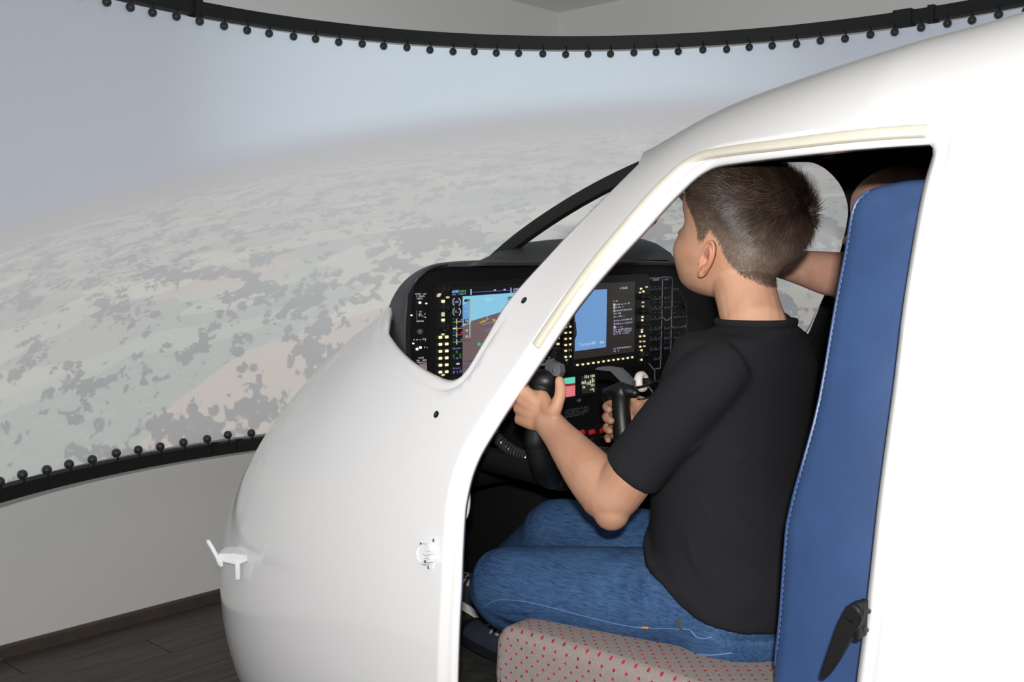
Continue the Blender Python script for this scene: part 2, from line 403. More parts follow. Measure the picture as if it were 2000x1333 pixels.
def hits(px, py):
    d = ray(px, py); X = EYE + d * TR[:, None] - ORG; s = X @ F
    G = np.where((s < NL) & (s > -1.2), gfun(s, X @ W, X[:, 2]), 9.0)
    out = []
    for i in np.where((G[:-1] - 1) * (G[1:] - 1) < 0)[0]:
        x = X[i] + (X[i + 1] - X[i]) * (1 - G[i]) / (G[i + 1] - G[i]); out.append(np.array((x @ F, x @ W, x[2])))
    return out
def near(px, py): return hits(px, py)[0]
def far(px, py): return hits(px, py)[-1]
KS, LN = .9, .95
def u_of(s): return np.where(s < KS, s, KS + LN * (1 - (np.clip((NL - s) / (NL - KS), 0, 1)) ** (1 / 2.2)))
def s_of(u): return np.where(u < KS, u, NL - (NL - KS) * (np.clip(1 - (u - KS) / LN, 0, 1)) ** 2.2)
VS = .6
def uv(P): P = np.atleast_2d(P); return np.stack([u_of(P[:, 0]), alpha_of(P[:, 0], P[:, 1], P[:, 2]) * VS], -1)
def hull_uv(UV): return hull(s_of(UV[:, 0]), UV[:, 1] / VS)
def dense(P, step=.008, closed=False):
    P = np.array(P); P = np.vstack([P, P[:1]]) if closed else P
    L = np.concatenate([[0], np.cumsum(np.linalg.norm(np.diff(P, axis=0), axis=1))]); n = max(2, int(L[-1] / step))
    q = np.linspace(0, L[-1], n + 1); r = np.stack([np.interp(q, L, P[:, i]) for i in range(P.shape[1])], -1)
    return r[:-1] if closed else r
def px_curve(pts, sub=6): return catmull(np.array(pts, float), sub)
# --- door opening (near side), as seen in the photograph; corners stay corners
d_front = px_curve([(880, 1420), (881, 1333), (884, 1230), (888, 1152), (891, 1075), (895.5, 1000), (901, 965), (909, 931), (919, 903), (932, 876), (958, 832), (984, 789), (1019, 736), (1053, 684), (1115, 590), (1180, 510), (1240, 444), (1290, 387), (1318, 358), (1342, 335), (1362, 321), (1386, 311), (1430, 304), (1510, 294), (1630, 281), (1720, 273), (1795, 268.5), (1808, 269), (1814, 276), (1815, 290), (1795, 361), (1772, 490), (1754, 609), (1739, 735), (1723.5, 850), (1706, 985), (1686, 1170), (1665.5, 1333), (1656, 1420)], 5)
door_uv = dense(np.array([uv(near(*p))[0] for p in d_front]), .008)
door_uv = np.vstack([door_uv, dense(np.array([door_uv[-1], door_uv[0]]), .02)[1:-1]])
# --- windscreen opening: near pillar, lip, round the nose, far lip, far pillar, roof edge
nr = [near(*p) for p in px_curve([(1247, 321), (1200, 367), (1126, 441), (1074, 497), (1006, 572), (965, 628), (932, 673), (914, 703), (900, 724), (886, 735), (871, 738), (848, 731), (804, 705), (775, 678), (758, 655), (752, 643)], 4)]
fr_ = [far(*p) for p in px_curve([(1362, 668), (1368, 652), (1390, 646), (1480, 648), (1545, 655), (1573, 648), (1592, 612), (1622, 550), (1641, 490), (1655, 425), (1655, 390), (1640, 352), (1612, 322), (1585, 308)], 4)]
last, first = nr[-1], fr_[0]
mid_uv = [uv(last)[0]]
al0, al1 = alpha_of(*last), alpha_of(*first)
for t in np.linspace(0.06, .94, 14):
    al = al0 + (al1 - al0) * t; s = last[0] + (1.0 - last[0]) * math.sin(math.pi * min(t, .5)) if t < .5 else first[0] + (1.0 - first[0]) * math.sin(math.pi * t) ** .8
    mid_uv.append(np.array((u_of(np.array(s)), al * VS)))
top_uv = [np.array((.335, alpha_of(*fr_[-1]) * VS - .1)), np.array((.395, math.pi * VS + .05)), np.array((.405, math.pi * VS)), np.array((.385, math.pi * VS - .08)), np.array((.335, alpha_of(*nr[0]) * VS + .12))]
wind_uv = np.vstack([uv(nr), np.array(mid_uv[1:]), uv(fr_), catmull(np.vstack([uv(fr_[-1:]), top_uv, uv(nr[:1])]), 4)[1:-1]])
wind_uv = dense(wind_uv, .012, closed=True)
def inside(poly, P):
    x, y = P[:, 0], P[:, 1]; r = np.zeros(len(P), bool); n = len(poly)
    for i in range(n):
        x0, y0 = poly[i]; x1, y1 = poly[(i + 1) % n]
        if y0 == y1: continue
        c = ((y0 > y) != (y1 > y)) & (x < (x1 - x0) * (y - y0) / (y1 - y0) + x0); r ^= c
    return r
def poly_dist(P3, line3, closed=True):
    Q = np.vstack([line3, line3[:1]]) if closed else line3; best = np.full(len(P3), 9.0)
    for a, b in zip(Q[:-1], Q[1:]):
        ab = b - a; L2 = ab @ ab
        if L2 < 1e-12: continue
        t = np.clip((P3 - a) @ ab / L2, 0, 1); best = np.minimum(best, np.linalg.norm(P3 - a - t[:, None] * ab, axis=1))
    return best
door3, wind3 = hull_uv(door_uv), hull_uv(wind_uv)
def offset_line(UVl, d, sign):
    """copy of a closed uv line pushed outwards on the surface by about d metres"""
    P = UVl; t = np.roll(P, -1, 0) - np.roll(P, 1, 0); e = 1e-3
    n = np.stack([t[:, 1], -t[:, 0]], -1); n /= np.linalg.norm(n, axis=1)[:, None] + 1e-9
    area = .5 * np.sum(P[:, 0] * np.roll(P[:, 1], -1) - np.roll(P[:, 0], -1) * P[:, 1])
    n *= 1 if area > 0 else -1
    met = np.linalg.norm(hull_uv(P + n * e) - hull_uv(P), axis=1) / e
    n *= (d / np.maximum(met, .2))[:, None]
    for _ in range(3): n = .25 * np.roll(n, 1, 0) + .5 * n + .25 * np.roll(n, -1, 0)
    return P + n
U0, U1 = -1.2, KS + LN * .985
us = np.concatenate([np.arange(U0, -.5, .035), np.arange(-.5, .75, .014), np.arange(.75, U1, .018), [U1]])
als = np.concatenate([np.arange(0, .5, .05), np.arange(.5, 3.4, .017), np.arange(3.4, 2 * np.pi - .02, .04), [2 * np.pi]])
gu, gv = np.meshgrid(us, als * VS, indexing='ij'); grid = np.stack([gu.ravel(), gv.ravel()], -1)
lines = [door_uv, offset_line(door_uv, .011, 1), offset_line(door_uv, .020, 1), offset_line(door_uv, .0262, 1), offset_line(door_uv, .0335, 1), wind_uv, offset_line(wind_uv, .004, 1), offset_line(wind_uv, .009, 1), offset_line(wind_uv, .015, 1), offset_line(wind_uv, .0205, 1), offset_line(wind_uv, .024, 1), offset_line(wind_uv, .028, 1)]
L3 = [hull_uv(l) for l in lines]; g3 = hull_uv(grid); keep = np.ones(len(grid), bool)
keep &= ~inside(offset_line(door_uv, .0385, 1), grid) & ~inside(offset_line(wind_uv, .033, 1), grid)
pts2, edges = [tuple(p) for p in grid[keep]], []
for i, l in enumerate(lines):
    o = len(pts2); pts2 += [tuple(p) for p in l]
    edges += [(o + j, o + (j + 1) % len(l)) for j in range(len(l))]
res = delaunay_2d_cdt([Vector(p) for p in pts2], edges, [], 0, 1e-7)
V2 = np.array([tuple(p) for p in res[0]]); T3 = np.array([tuple(t) for t in res[2]])
cen = V2[T3].mean(1); ok = ~inside(door_uv, cen) & ~inside(wind_uv, cen); T3 = T3[ok]
H3 = hull_uv(V2)
e = 1e-4                                                               # outward normals of the smooth hull
def grad(P):
    f0 = lambda q: gfun(q[:, 0], q[:, 1], q[:, 2]); g = np.stack([(f0(P + np.eye(3)[i] * e) - f0(P - np.eye(3)[i] * e)) / (2 * e) for i in range(3)], -1)
    return g / (np.linalg.norm(g, axis=1)[:, None] + 1e-9)
NRM = grad(H3)
dd, dw = poly_dist(H3, door3), poly_dist(H3, wind3)
smo = lambda x, a, b: (lambda t: t * t * (3 - 2 * t))(np.clip((x - a) / (b - a), 0, 1))
sink = .0075 * (1 - smo(dd, .0195, .0262)) + .004 * (1 - smo(dd, 0, .006))
lipw = smo(-H3[:, 2], .085, .165)                                       # the rolled lip runs along the sill, not up the pillars
sink = np.maximum(sink, lipw * (.0048 * (1 - smo(dw, .0205, .0265)) - .0018 * np.exp(-((dw - .012) / .006) ** 2) + .0055 * (1 - smo(dw, 0, .008))))
H3 = H3 - NRM * sink[:, None]
vt = [Lw(*p) for p in H3]
me = bpy.data.meshes.new('hull'); me.from_pydata(vt, [], [tuple(t) for t in T3])
bm = bmesh.new(); bm.from_mesh(me); bmesh.ops.remove_doubles(bm, verts=bm.verts, dist=1e-5)
loose = [v for v in bm.verts if not v.link_faces]; bmesh.ops.delete(bm, geom=loose, context='VERTS')
bmesh.ops.recalc_face_normals(bm, faces=bm.faces); bm.to_mesh(me); bm.free()
if sum((p.normal.dot(p.center - Vector(Lw(.2, 0, -.5)))) * p.area for p in me.polygons) < 0: me.flip_normals()
me.polygons.foreach_set('use_smooth', [True] * len(me.polygons))
M_HULL = mat('glossy_white_gelcoat', (233, 232, 232), 0.16, spec=.5, coat=.6); M_HULL.node_tree.nodes['Principled BSDF'].inputs['Coat Roughness'].default_value = .05
M_LINING = mat('dark_cabin_lining', (22, 22, 24), 0.85, spec=.2, bump=(400, .3))
M_BLACK = mat('black_plastic', (17, 17, 18), 0.45); M_DARK = mat('matt_black_panel', (12, 12, 13), 0.6, spec=.3)
M_CHROME = mat('steel_screw', (150, 152, 155), 0.3, metal=.9); M_ALU = mat('brushed_aluminium', (150, 153, 157), 0.38, metal=.75)
M_WPLAST = mat('white_bracket_paint', (228, 228, 232), 0.35); M_SEAL = mat('cream_rubber_seal', (216, 211, 194), 0.55, var=(40, .03))
M_CAP = mat('black_rubber_cap', (14, 15, 18), 0.35)
shell = empty('cockpit_shell', Lw(.2, 0, ZN - HB), 'white aircraft nose cockpit shell with open doorway and bare windscreen', 'flight simulator')
ho = link('hull', me, [M_HULL, M_LINING], shell)
sd = ho.modifiers.new('wall', 'SOLIDIFY'); sd.thickness = .012; sd.offset = -1; sd.material_offset = 1; sd.material_offset_rim = 0; sd.use_quality_normals = True
# door seal strip along pillar and roof
def hull_frame(P):
    n = grad(np.atleast_2d(P))[0]; return n
path = [near(*p) for p in px_curve([(1044, 674), (1072, 632), (1112, 573), (1160, 508), (1215, 442), (1255, 395), (1290, 358), (1322, 328), (1345, 312), (1368, 302), (1395, 296), (1450, 288), (1510, 281), (1640, 265), (1740, 256), (1809, 252)], 4)]
def ribbon(path, hw, hh, lift=0.0, n=10):
    path = np.array(path); T = np.gradient(path, axis=0); T /= np.linalg.norm(T, axis=1)[:, None]; N = grad(path); S = np.cross(T, N); rows = []
    for p, nn_, s_ in zip(path, N, S):
        th = np.linspace(0, math.pi, n)
        rows.append([Lw(*(p + s_ * hw * math.cos(a) + nn_ * (lift + hh * math.sin(a) ** .6))) for a in th] + [Lw(*(p - s_ * hw * .9 - nn_ * .006)), Lw(*(p + s_ * hw * .9 - nn_ * .006))])
    return MB().grid(rows, closed_u=True, cap=True)
obj('door_seal', ribbon(path, .0090, .0056, -.0036), M_SEAL, shell)
# windscreen centre post
post = [np.array((s, 0.0, float(prof(s)[1]) - .008)) for s in np.linspace(.385, 1.02, 24)]
rows = []
for i, p in enumerate(post):
    t = post[min(i + 1, 23)] - post[max(i - 1, 0)]; t /= np.linalg.norm(t); n = np.array((-t[2], 0, t[0])); n = n if n[2] > 0 else -n
    rows.append([Lw(*(p + np.array((0, a, 0)) + n * b)) for a, b in ((-.011, -.018), (.011, -.018), (.014, 0), (.011, .008), (-.011, .008), (-.014, 0))])
obj('windscreen_post', MB().grid(rows, closed_u=True, cap=True), M_BLACK, shell)
# screw caps on pillar and nose
for px, py in ((1023.5, 587), (852, 810)):
    p = near(px, py); n = grad(np.atleast_2d(p))[0]; q = Lw(*p); nw_ = F * n[0] + W * n[1] + ZZ * n[2]
    c = obj('screw_cap', MB().disc(q - nw_ * .001, nw_, .0062, .0028, 20, .5), M_CAP, shell)
    obj('cap_dimple', MB().disc(q + nw_ * .0016, nw_, .0022, .0014, 12), mat('cap_centre', (60, 62, 66), .4), c)
# door hinge mount by the front edge
def local_axes(px, py):
    p = near(px, py); n = grad(np.atleast_2d(p))[0]; nw_ = F * n[0] + W * n[1] + ZZ * n[2]
    x = np.cross(ZZ, nw_); x /= np.linalg.norm(x); y = np.cross(nw_, x); return Lw(*p), x, y, nw_
q, x, y, n = local_axes(838, 1083); k = .00078                                       # metres per pixel here
loc = lambda a, b, h=0: q + x * a * k * -1 + y * b * k + n * h
sgn = 1 if (ray(848, 1083) - ray(838, 1083)) @ x > 0 else -1
loc = lambda a, b, h=0: q + x * (sgn * (a - 838) * k) + y * (-(b - 1083) * k) + n * h
pl = [(811, 1062), (813, 1058), (818, 1056), (840, 1049), (852, 1046), (856, 1050), (856, 1108), (850, 1116), (842, 1115), (836, 1106), (822, 1100), (812, 1090), (809, 1078)]
hg = obj('door_hinge_mount', MB().prism([loc(a, b, -.002) for a, b in pl], n * .004), M_WPLAST, shell, smooth=False)
cup = MB(); th = np.linspace(0, 2 * math.pi, 28, endpoint=False)
cup.grid([[loc(836 + 22 * c * math.cos(t), 1083 + 22 * c * math.sin(t), h) for t in th] for c, h in ((1.08, .001), (1.03, .008), (.93, .011), (.85, .0095), (.3, .0085))], closed_u=True, cap=True)
obj('hinge_cup', cup, M_WPLAST, hg)
for yy in (1079, 1094):
    pts_ = [(842, yy - 3), (848, yy - 5), (864, yy - 5), (865, yy - 1), (856, yy + 3), (846, yy + 2)]
    obj('hinge_lug', MB().prism([loc(a, b, .006) for a, b in pts_], n * .014), M_WPLAST, hg, smooth=False)
obj('hinge_bolt', MB().tube([loc(857, 1094, .019), loc(857, 1094, .0215)], .0022, 10, 'flat'), M_CHROME, hg)
for a, b in ((848.5, 1053), (813, 1067), (845, 1109)):
    obj('screw', MB().disc(loc(a, b, .0015), n, .0026, .0016, 12), M_CHROME, hg)
# support arm of the opened door, low on the nose
q, x, y, n = local_axes(474, 1092); dep = np.linalg.norm(q - EYE); k = dep / FPX
vx = np.array((1.0, 0, 0)); vy = ZZ; vn = np.array((0, -1.0, 0))
loc2 = lambda a, b, h=0: q + vx * (a - 474) * k + vy * -(b - 1092) * k + vn * h
arm = obj('nose_bracket', MB().prism([loc2(a, b, .02) for a, b in ((431, 1080), (440, 1077), (462, 1077), (484, 1080), (488, 1090), (470, 1098), (455, 1095), (440, 1091), (433, 1086))], -vn * .05), M_WPLAST, shell, smooth=False)
obj('bracket_arm', MB().tube([loc2(437, 1096, .022), loc2(432, 1080, .024), loc2(424, 1066, .022), loc2(416, 1055, .018)], .0042, 8), M_WPLAST, arm)
obj('bracket_leg', MB().box(loc2(470, 1109, .02), (.009, .012, .034), bev=.002), M_WPLAST, arm)
obj('bracket_leg', MB().tube([loc2(439, 1090, .022), loc2(439.5, 1098, .022)], .0046, 8), M_WPLAST, arm)
# door latch lever with its two screws
lv = [(1652, 1188), (1660, 1180), (1672, 1177), (1682, 1183), (1686, 1195), (1684, 1210), (1676, 1225), (1660, 1250), (1640, 1285), (1618, 1318), (1608, 1326), (1601, 1321), (1603, 1310), (1613, 1280), (1632, 1225), (1642, 1203)]
wl = -.632
lev = obj('latch_lever', MB().prism([PW(a, b, wl) for a, b in catmull(lv + lv[:1], 3)[:-1]], W * .012), M_DARK, shell)
bv = lev.modifiers.new('bevel', 'BEVEL'); bv.width = .003; bv.segments = 2; bv.limit_method = 'ANGLE'
obj('latch_hub', MB().disc(PW(1668, 1198, wl + .002), -W, .0105, .006, 24, .4), M_CAP, lev)
obj('latch_block', MB().box(PW(1681, 1210, wl + .018), (.007, .024, .042), RL, bev=.002), M_DARK, lev)
for a, b in ((1694, 1195), (1689.5, 1231.5)):
    p = near(a, b); nn_ = grad(np.atleast_2d(p))[0]; nw_ = F * nn_[0] + W * nn_[1] + ZZ * nn_[2]
    obj('screw', MB().disc(Lw(*p) - nw_ * .0045, nw_, .0031, .0018, 14), M_CHROME, shell)
# inner fittings: bulkhead behind the seats, cabin floor, white door stop
rows = [[Lw(-1.19, *hull(np.array(-1.19), a)[1:] * np.array((c, 1)) - np.array((0, 0))) for a in np.linspace(0, 2 * np.pi, 40, endpoint=False)] for c in (1.0,)]
obj('rear_bulkhead', MB().prism([Lw(*(hull(np.array(-1.185), np.array(a)) * np.array((1, .985, 1)) )) for a in np.linspace(0, 2 * np.pi, 48, endpoint=False)], F * .012), M_LINING, shell, smooth=False)
M_CARPET = mat('dark_patterned_carpet', (58, 58, 54), 0.95, spec=.05, bump=(500, .8), var=(38, .35))
FLZ = -.770
fp = [Lw(s, sg * (float(prof(s)[0]) * .985 - .016), FLZ) for sg, ss in ((-1, np.linspace(-1.15, 1.3, 16)), (1, np.linspace(1.3, -1.15, 16))) for s in ss]
obj('cabin_floor', MB().prism(fp, (0, 0, -.02)), M_CARPET, shell, smooth=False)
p = PW(905, 978, -.545)
obj('door_stop', MB().ellipsoid(p, (.012, .012, .034), n=14, m=10), M_WPLAST, shell)

# ------------------------------------------------------------------ pilot seats
def leather():
    m = mat('blue_leather', (34, 66, 122), 0.42, spec=.6); g = NT(m); b = m.node_tree.nodes['Principled BSDF']
    tc = g.node('ShaderNodeTexCoord').outputs['Object']
    v1 = g.node('ShaderNodeTexVoronoi', {'Vector': tc, 'Scale': 420.0}, feature='DISTANCE_TO_EDGE').outputs['Distance']
    h = g.m('ADD', g.m('MINIMUM', v1, .12), g.m('MULTIPLY', g.noise(g.v('MULTIPLY', tc, (1, 1, .6)), 130, 4), .35))
    bp = g.node('ShaderNodeBump', {'Strength': .28, 'Distance': .0012, 'Height': h}); g.put(b.inputs['Normal'], bp.outputs[0])
    g.put(b.inputs['Base Color'], g.mix(g.smooth(g.noise(tc, 9, 3), .3, .7), rgb(36, 61, 101), rgb(42, 68, 111)))
    return m
def dotted_cloth():
    m = mat('grey_cloth_red_dots', (150, 140, 136), 0.9, spec=.1); g = NT(m); b = m.node_tree.nodes['Principled BSDF']
    uvn = g.node('ShaderNodeTexCoord').outputs['UV']; p = .0215
    def dots(ox, oy):
        q = g.v('FRACTION', g.v('ADD', g.v('MULTIPLY', uvn, (1 / p, 1 / p, 0)), (ox, oy, 0)))
        d = g.v('LENGTH', g.v('MULTIPLY', g.v('SUBTRACT', q, (.5, .5, 0)), (1, 1, 0)))
        return g.m('SUBTRACT', 1.0, g.smooth(d, .085, .115))
    mask = g.m('MAXIMUM', dots(0, 0), dots(.5, .5))
    obj_ = g.node('ShaderNodeTexCoord').outputs['Object']; wv = g.noise(obj_, 900, 2)
    c = g.mix(g.smooth(wv, .35, .65), rgb(124, 115, 111), rgb(148, 138, 134))
    hue = g.mix(g.smooth(g.noise(obj_, 60, 1), .4, .6), rgb(178, 34, 48), rgb(132, 32, 48))
    g.put(b.inputs['Base Color'], g.mix(mask, c, hue))
    bp = g.node('ShaderNodeBump', {'Strength': .3, 'Distance': .0006, 'Height': wv}); g.put(b.inputs['Normal'], bp.outputs[0])
    return m
M_LEA, M_DOT = leather(), dotted_cloth()
M_STITCH = mat('pale_blue_thread', (82, 110, 156), .8); M_SEATM = mat('seat_frame_paint', (30, 31, 33), .5)
def wl_of(y): return float(pchip([340, 420, 560, 760, 950, 1400], [-.455, -.462, -.492, -.528, -.552, -.556], y))
edge_px = [(1496, 1400), (1503, 1300), (1513, 1200), (1524, 1050), (1530, 1010), (1543, 955), (1560, 895), (1590, 780), (1621, 600), (1642, 490), (1649, 445), (1655, 412), (1667, 386), (1688, 369), (1716, 359)]
front = [onW(a, b, wl_of(b)) for a, b in edge_px]
front = catmull(np.array([(p[0], p[2], p[1]) for p in front]), 3)     # (s, z, left w)
TOPZ = front[-1][1] + .004
thick = lambda z: .150 - .02 * max(0, min(1, (z + .1) / .2))
back = [(p[0] - thick(p[1]) if i < len(front) - 8 else front[-9][0] - thick(p[1]) + .0, p[1], p[2]) for i, p in enumerate(front)]
prof_ = [tuple(p) for p in front]
tb = front[-1][0] - .10
prof_ += [(front[-1][0] - .03, TOPZ, front[-1][2]), (front[-1][0] - .075, TOPZ, front[-1][2]), (tb - .015, TOPZ - .012, front[-1][2]), (tb - .03, TOPZ - .035, front[-1][2])]
for p in front[::-1][8:]: prof_.append((p[0] - thick(p[1]), p[1], p[2]))
prof_ = np.array(prof_); WC = -.355                                     # seat's centre line
seat = empty('pilot_seat', Lw(-.15, WC, FLZ), 'pilot seat with blue leather backrest and red-dotted grey cushion', 'seat')
def shrink(P, d):
    t = np.roll(P[:, :2], -1, 0) - np.roll(P[:, :2], 1, 0); n = np.stack([t[:, 1], -t[:, 0]], -1); n /= np.linalg.norm(n, axis=1)[:, None] + 1e-9
    area = .5 * np.sum(P[:, 0] * np.roll(P[:, 1], -1) - np.roll(P[:, 0], -1) * P[:, 1]); n *= 1 if area < 0 else -1
    Q = P.copy(); Q[:, :2] += n * d; return Q
rows = []
for t, ins in ((0, .020), (.002, .012), (.007, .005), (.014, .001), (.022, 0)):
    Q = shrink(prof_, ins); rows.append([Lw(p[0], p[2] + t, p[1]) for p in Q])
for tt_, ins in ((.25, -.004), (.5, -.012), (.75, -.004)):
    rows.append([Lw(p[0] - (.012 if 0 else 0), p[2] + (2 * (WC - p[2])) * tt_, p[1]) for p in shrink(prof_, 0)])
for t, ins in ((.022, 0), (.014, .001), (.007, .005), (.002, .012), (0, .020)):
    Q = shrink(prof_, ins); rows.append([Lw(p[0], 2 * WC - p[2] - t, p[1]) for p in Q])
bk = obj('backrest', MB().grid(rows, closed_u=True, cap=True), M_LEA, seat, smooth=True)
# stitched seam along the front edge of the side face
mb = MB(); sl = shrink(prof_, .0065)[4:len(front) - 4]; sl = dense(np.array([(p[0], p[2] + .0048, p[1]) for p in sl]), .0025)
for i in range(0, len(sl) - 2, 3): mb.tube([Lw(*sl[i]), Lw(*sl[i + 1]), Lw(*(sl[i + 1] * .4 + sl[i + 2] * .6))], .0005, 5, 'flat')
tag(obj('stitching', mb, M_STITCH, bk), kind='stuff')
mb = MB(); sl2 = shrink(prof_, .0035)[3:len(front) - 3]
obj('piping', mb.tube([Lw(p[0], p[2] + .0085, p[1]) for p in sl2], .0022, 8), M_LEA, bk)
# cushion: rounded block with a metric UV for the woven dots
CZ, CB, CS0, CS1, CW0, CW1 = -.571, -.715, -.21, .320, -.567, -.143
def rounded(t0, t1, r, n=6):
    """positions and insets across one direction of a soft block"""
    a = [(t0 + r * (1 - math.cos(q)), r * (1 - math.sin(q))) for q in np.linspace(0, math.pi / 2, n)]
    return a + [(t0 + (t1 - t0) * k, 0) for k in (.2, .35, .5, .65, .8)] + [(t1 - p + t0, i) for p, i in a[::-1]]
crow, uvr = [], []
for w, wi in rounded(CW0, CW1, .020):
    ring = []
    P = [(CS0, CB)] + [(CS0, CZ - .03 * 1)]
    prof2 = [(CS0, CB), (CS0, CZ)] + [(s, CZ + .006 * math.sin(math.pi * (s - CS0) / (CS1 - CS0)) * (1 - wi / .020)) for s in np.linspace(CS0 + .05, CS1 - .045, 9)]
    prof2 += [(CS1 - .030 + .030 * math.sin(q), CZ - .030 + .030 * math.cos(q)) for q in np.linspace(.1, math.pi / 2, 7)] + [(CS1 + .003, CZ - .075), (CS1, CZ - .11), (CS1 - .012, CB)]
    L = 0; last_ = None
    for s, z in prof2:
        z2 = z - wi * (1 if z > CZ - .05 else .3); s2 = s - wi * (.9 if s > CS1 - .05 else 0)
        if last_ is not None: L += math.hypot(s - last_[0], z - last_[1])
        last_ = (s, z); ring.append((Lw(s2, w, z2), (L, (w if wi == 0 else (CW0 + .012 - wi * 1.1 if w < -.4 else CW1 - .012 + wi * 1.1)))))
    crow.append(ring)
mb = MB().grid([[q[0] for q in r] for r in crow], closed_u=False)
uvl = [q[1] for r in crow for q in r]
n = len(crow[0])
side = {}
for ri, w in ((0, CW0), (-1, CW1)):                                    # side faces as their own strips so the dots stay square
    prof2 = [(q[0]) for q in crow[ri]]
    rows2 = [[np.array(p) for p in prof2], [np.array((p[0], p[1], max(p[2] - .035 if j > 1 else p[2], CAMH + CB))) for j, p in enumerate(prof2)], [np.array((p[0], p[1], CAMH + CB)) for p in prof2]]
    mb.grid(rows2, flip=ri == 0)
    for r2 in rows2:
        for p in r2:
            q = p - ORG; uvl.append((.3 - (q @ F) + .25, q[2] + CW0 - CZ))
me = mb.mesh('cushion', True, False)
uvd = me.uv_layers.new(name='UVMap')
for lp in me.loops: uvd.data[lp.index].uv = uvl[lp.vertex_index]
bm = bmesh.new(); bm.from_mesh(me); bmesh.ops.remove_doubles(bm, verts=bm.verts, dist=1e-5); bmesh.ops.recalc_face_normals(bm, faces=bm.faces); bm.to_mesh(me); bm.free()
me.polygons.foreach_set('use_smooth', [True] * len(me.polygons))
cu = link('cushion', me, M_DOT, seat)
seam = [Lw(CS1 - .03, CW0 + .007, CZ - .0145)] + [Lw(s, CW0 + .0065, CZ - .0135) for s in np.linspace(CS1 - .06, CS0 + .03, 8)]
obj('cushion_seam', MB().tube(seam, .0014, 6), mat('grey_piping', (132, 122, 118), .9), cu)
obj('seat_base', MB().box(Lw(.03, WC, -.735), (.44, .36, .05), RL, .008), M_SEATM, seat)
for w in (WC - .14, WC + .14):
    obj('seat_rail', MB().box(Lw(.05, w, -.7635), (.50, .03, .012), RL, .002), M_ALU, seat)
def copy_tree(o, parent=None):
    c = o.copy(); COL.objects.link(c); c.parent = parent
    for ch in [q for q in bpy.data.objects if q.parent == o]: copy_tree(ch, c)
    return c
seat2 = copy_tree(seat); seat2.location = Vector(seat.location) + Vector(W * (2 * -WC))
seat2['label'] = 'blue leather seat under the adult, beyond the pilot seat'

# ------------------------------------------------------------------ glareshield
M_HOOD = mat('grained_dark_leatherette', (58, 60, 64), 0.55, spec=.4, bump=(700, .35))
PSN = .630
hood = empty('glareshield', Lw(.7, 0, -.05), 'black padded glareshield hood over the instrument panel', 'glareshield')
def sampled(pts, n):
    P = np.array(pts, float); L = np.concatenate([[0], np.cumsum(np.linalg.norm(np.diff(P, axis=0), axis=1))]); q = np.linspace(0, L[-1], n)
    return np.stack([np.interp(q, L, P[:, i]) for i in range(P.shape[1])], -1)
NH = 60
inner_px = sampled(px_curve([(812, 745), (808, 700), (804, 650), (803, 605), (811, 566), (830, 540), (862, 525), (940, 520), (1100, 519), (1240, 518), (1320, 520), (1370, 526), (1405, 545), (1422, 590), (1428, 660)], 5), NH)
rim_px = sampled(px_curve([(806, 745), (801, 700), (797, 650), (797, 602), (805, 560), (826, 531), (860, 517), (940, 512), (1100, 511), (1240, 511), (1320, 513), (1372, 518), (1412, 538), (1431, 590), (1437, 660)], 5), NH)
outer_px = sampled(px_curve([(768, 700), (757, 668), (753, 640), (757, 608), (771, 574), (794, 545), (828, 523), (870, 512.5), (960, 508), (1100, 507.5), (1240, 508), (1330, 510), (1390, 515), (1420, 540), (1426, 600)], 5), NH)
def entry(px, py, lo, gap):
    """depth along the fuselage just inside the windscreen surface at this line of sight"""
    h_ = hits(px, py); return max(lo, h_[0][0] + gap) if h_ else lo
def hood_row(pts, lo, gap):
    G_ = np.array([entry(a, b, lo, gap + .028 * min(1, max(0, (b - 560) / 60)) * (a < 1000)) for a, b in pts]); G_ = np.minimum(G_, lo + .07); S_ = G_.copy()
    for _ in range(4): S_[1:-1] = (S_[:-2] + 2 * S_[1:-1] + S_[2:]) / 4; S_ = np.maximum(S_, G_)
    return [PS(a, b, s_) for (a, b), s_ in zip(pts, S_)]
r0 = [PS(a, b, PSN - .005) for a, b in inner_px]
r1 = hood_row(inner_px, .602, .016); r2 = hood_row(rim_px, .598, .012)
r4 = hood_row(outer_px, .775, .018)
r3 = [p * .5 + q * .5 + ((p * .5 + q * .5 - EYE) / 2.0) * 0 for p, q in zip(r2, r4)]
def pull(row, s, k):
    out = []
    for p in row:
        r = p - ORG; out.append(Lw(r @ F + s, (r @ W) * k, min(r[2], -.0) - .02 * (1 - k) * 4))
    return out
r5 = pull(r4, .030, .70); r6 = pull(r4, .06, .45)
obj('hood_shell', MB().grid([r0, r1, r2, r3, r4, r5, r6]), M_HOOD, hood, smooth=True)
obj('hood_seam', MB().tube([p * .8 + q * .2 - F * .001 for p, q in zip(r2, r1)], .0016, 6), M_HOOD, hood)
# raised top cover in front
base = [PS(a, b, .80) for a, b in sampled(px_curve([(905, 524), (925, 514), (950, 503), (975, 491), (1003, 481), (1035, 473), (1095, 467), (1170, 465), (1235, 466), (1250, 472), (1262, 490), (1274, 508), (1290, 522)], 4), 40)]
wc_ = float(np.mean([(p - ORG) @ W for p in base])); cov = []
for s, dz, kk in ((.69, -.055, .95), (.70, -.030, .97), (.735, -.012, .99), (.775, -.001, 1), (.80, .0, 1), (.835, -.018, .90), (.855, -.060, .80)):
    cov.append([Lw(s, wc_ + ((p - ORG) @ W - wc_) * kk, max((p - ORG)[2] + dz, -.045)) for p in base])
obj('top_cover', MB().grid(cov), M_HOOD, hood, smooth=True)

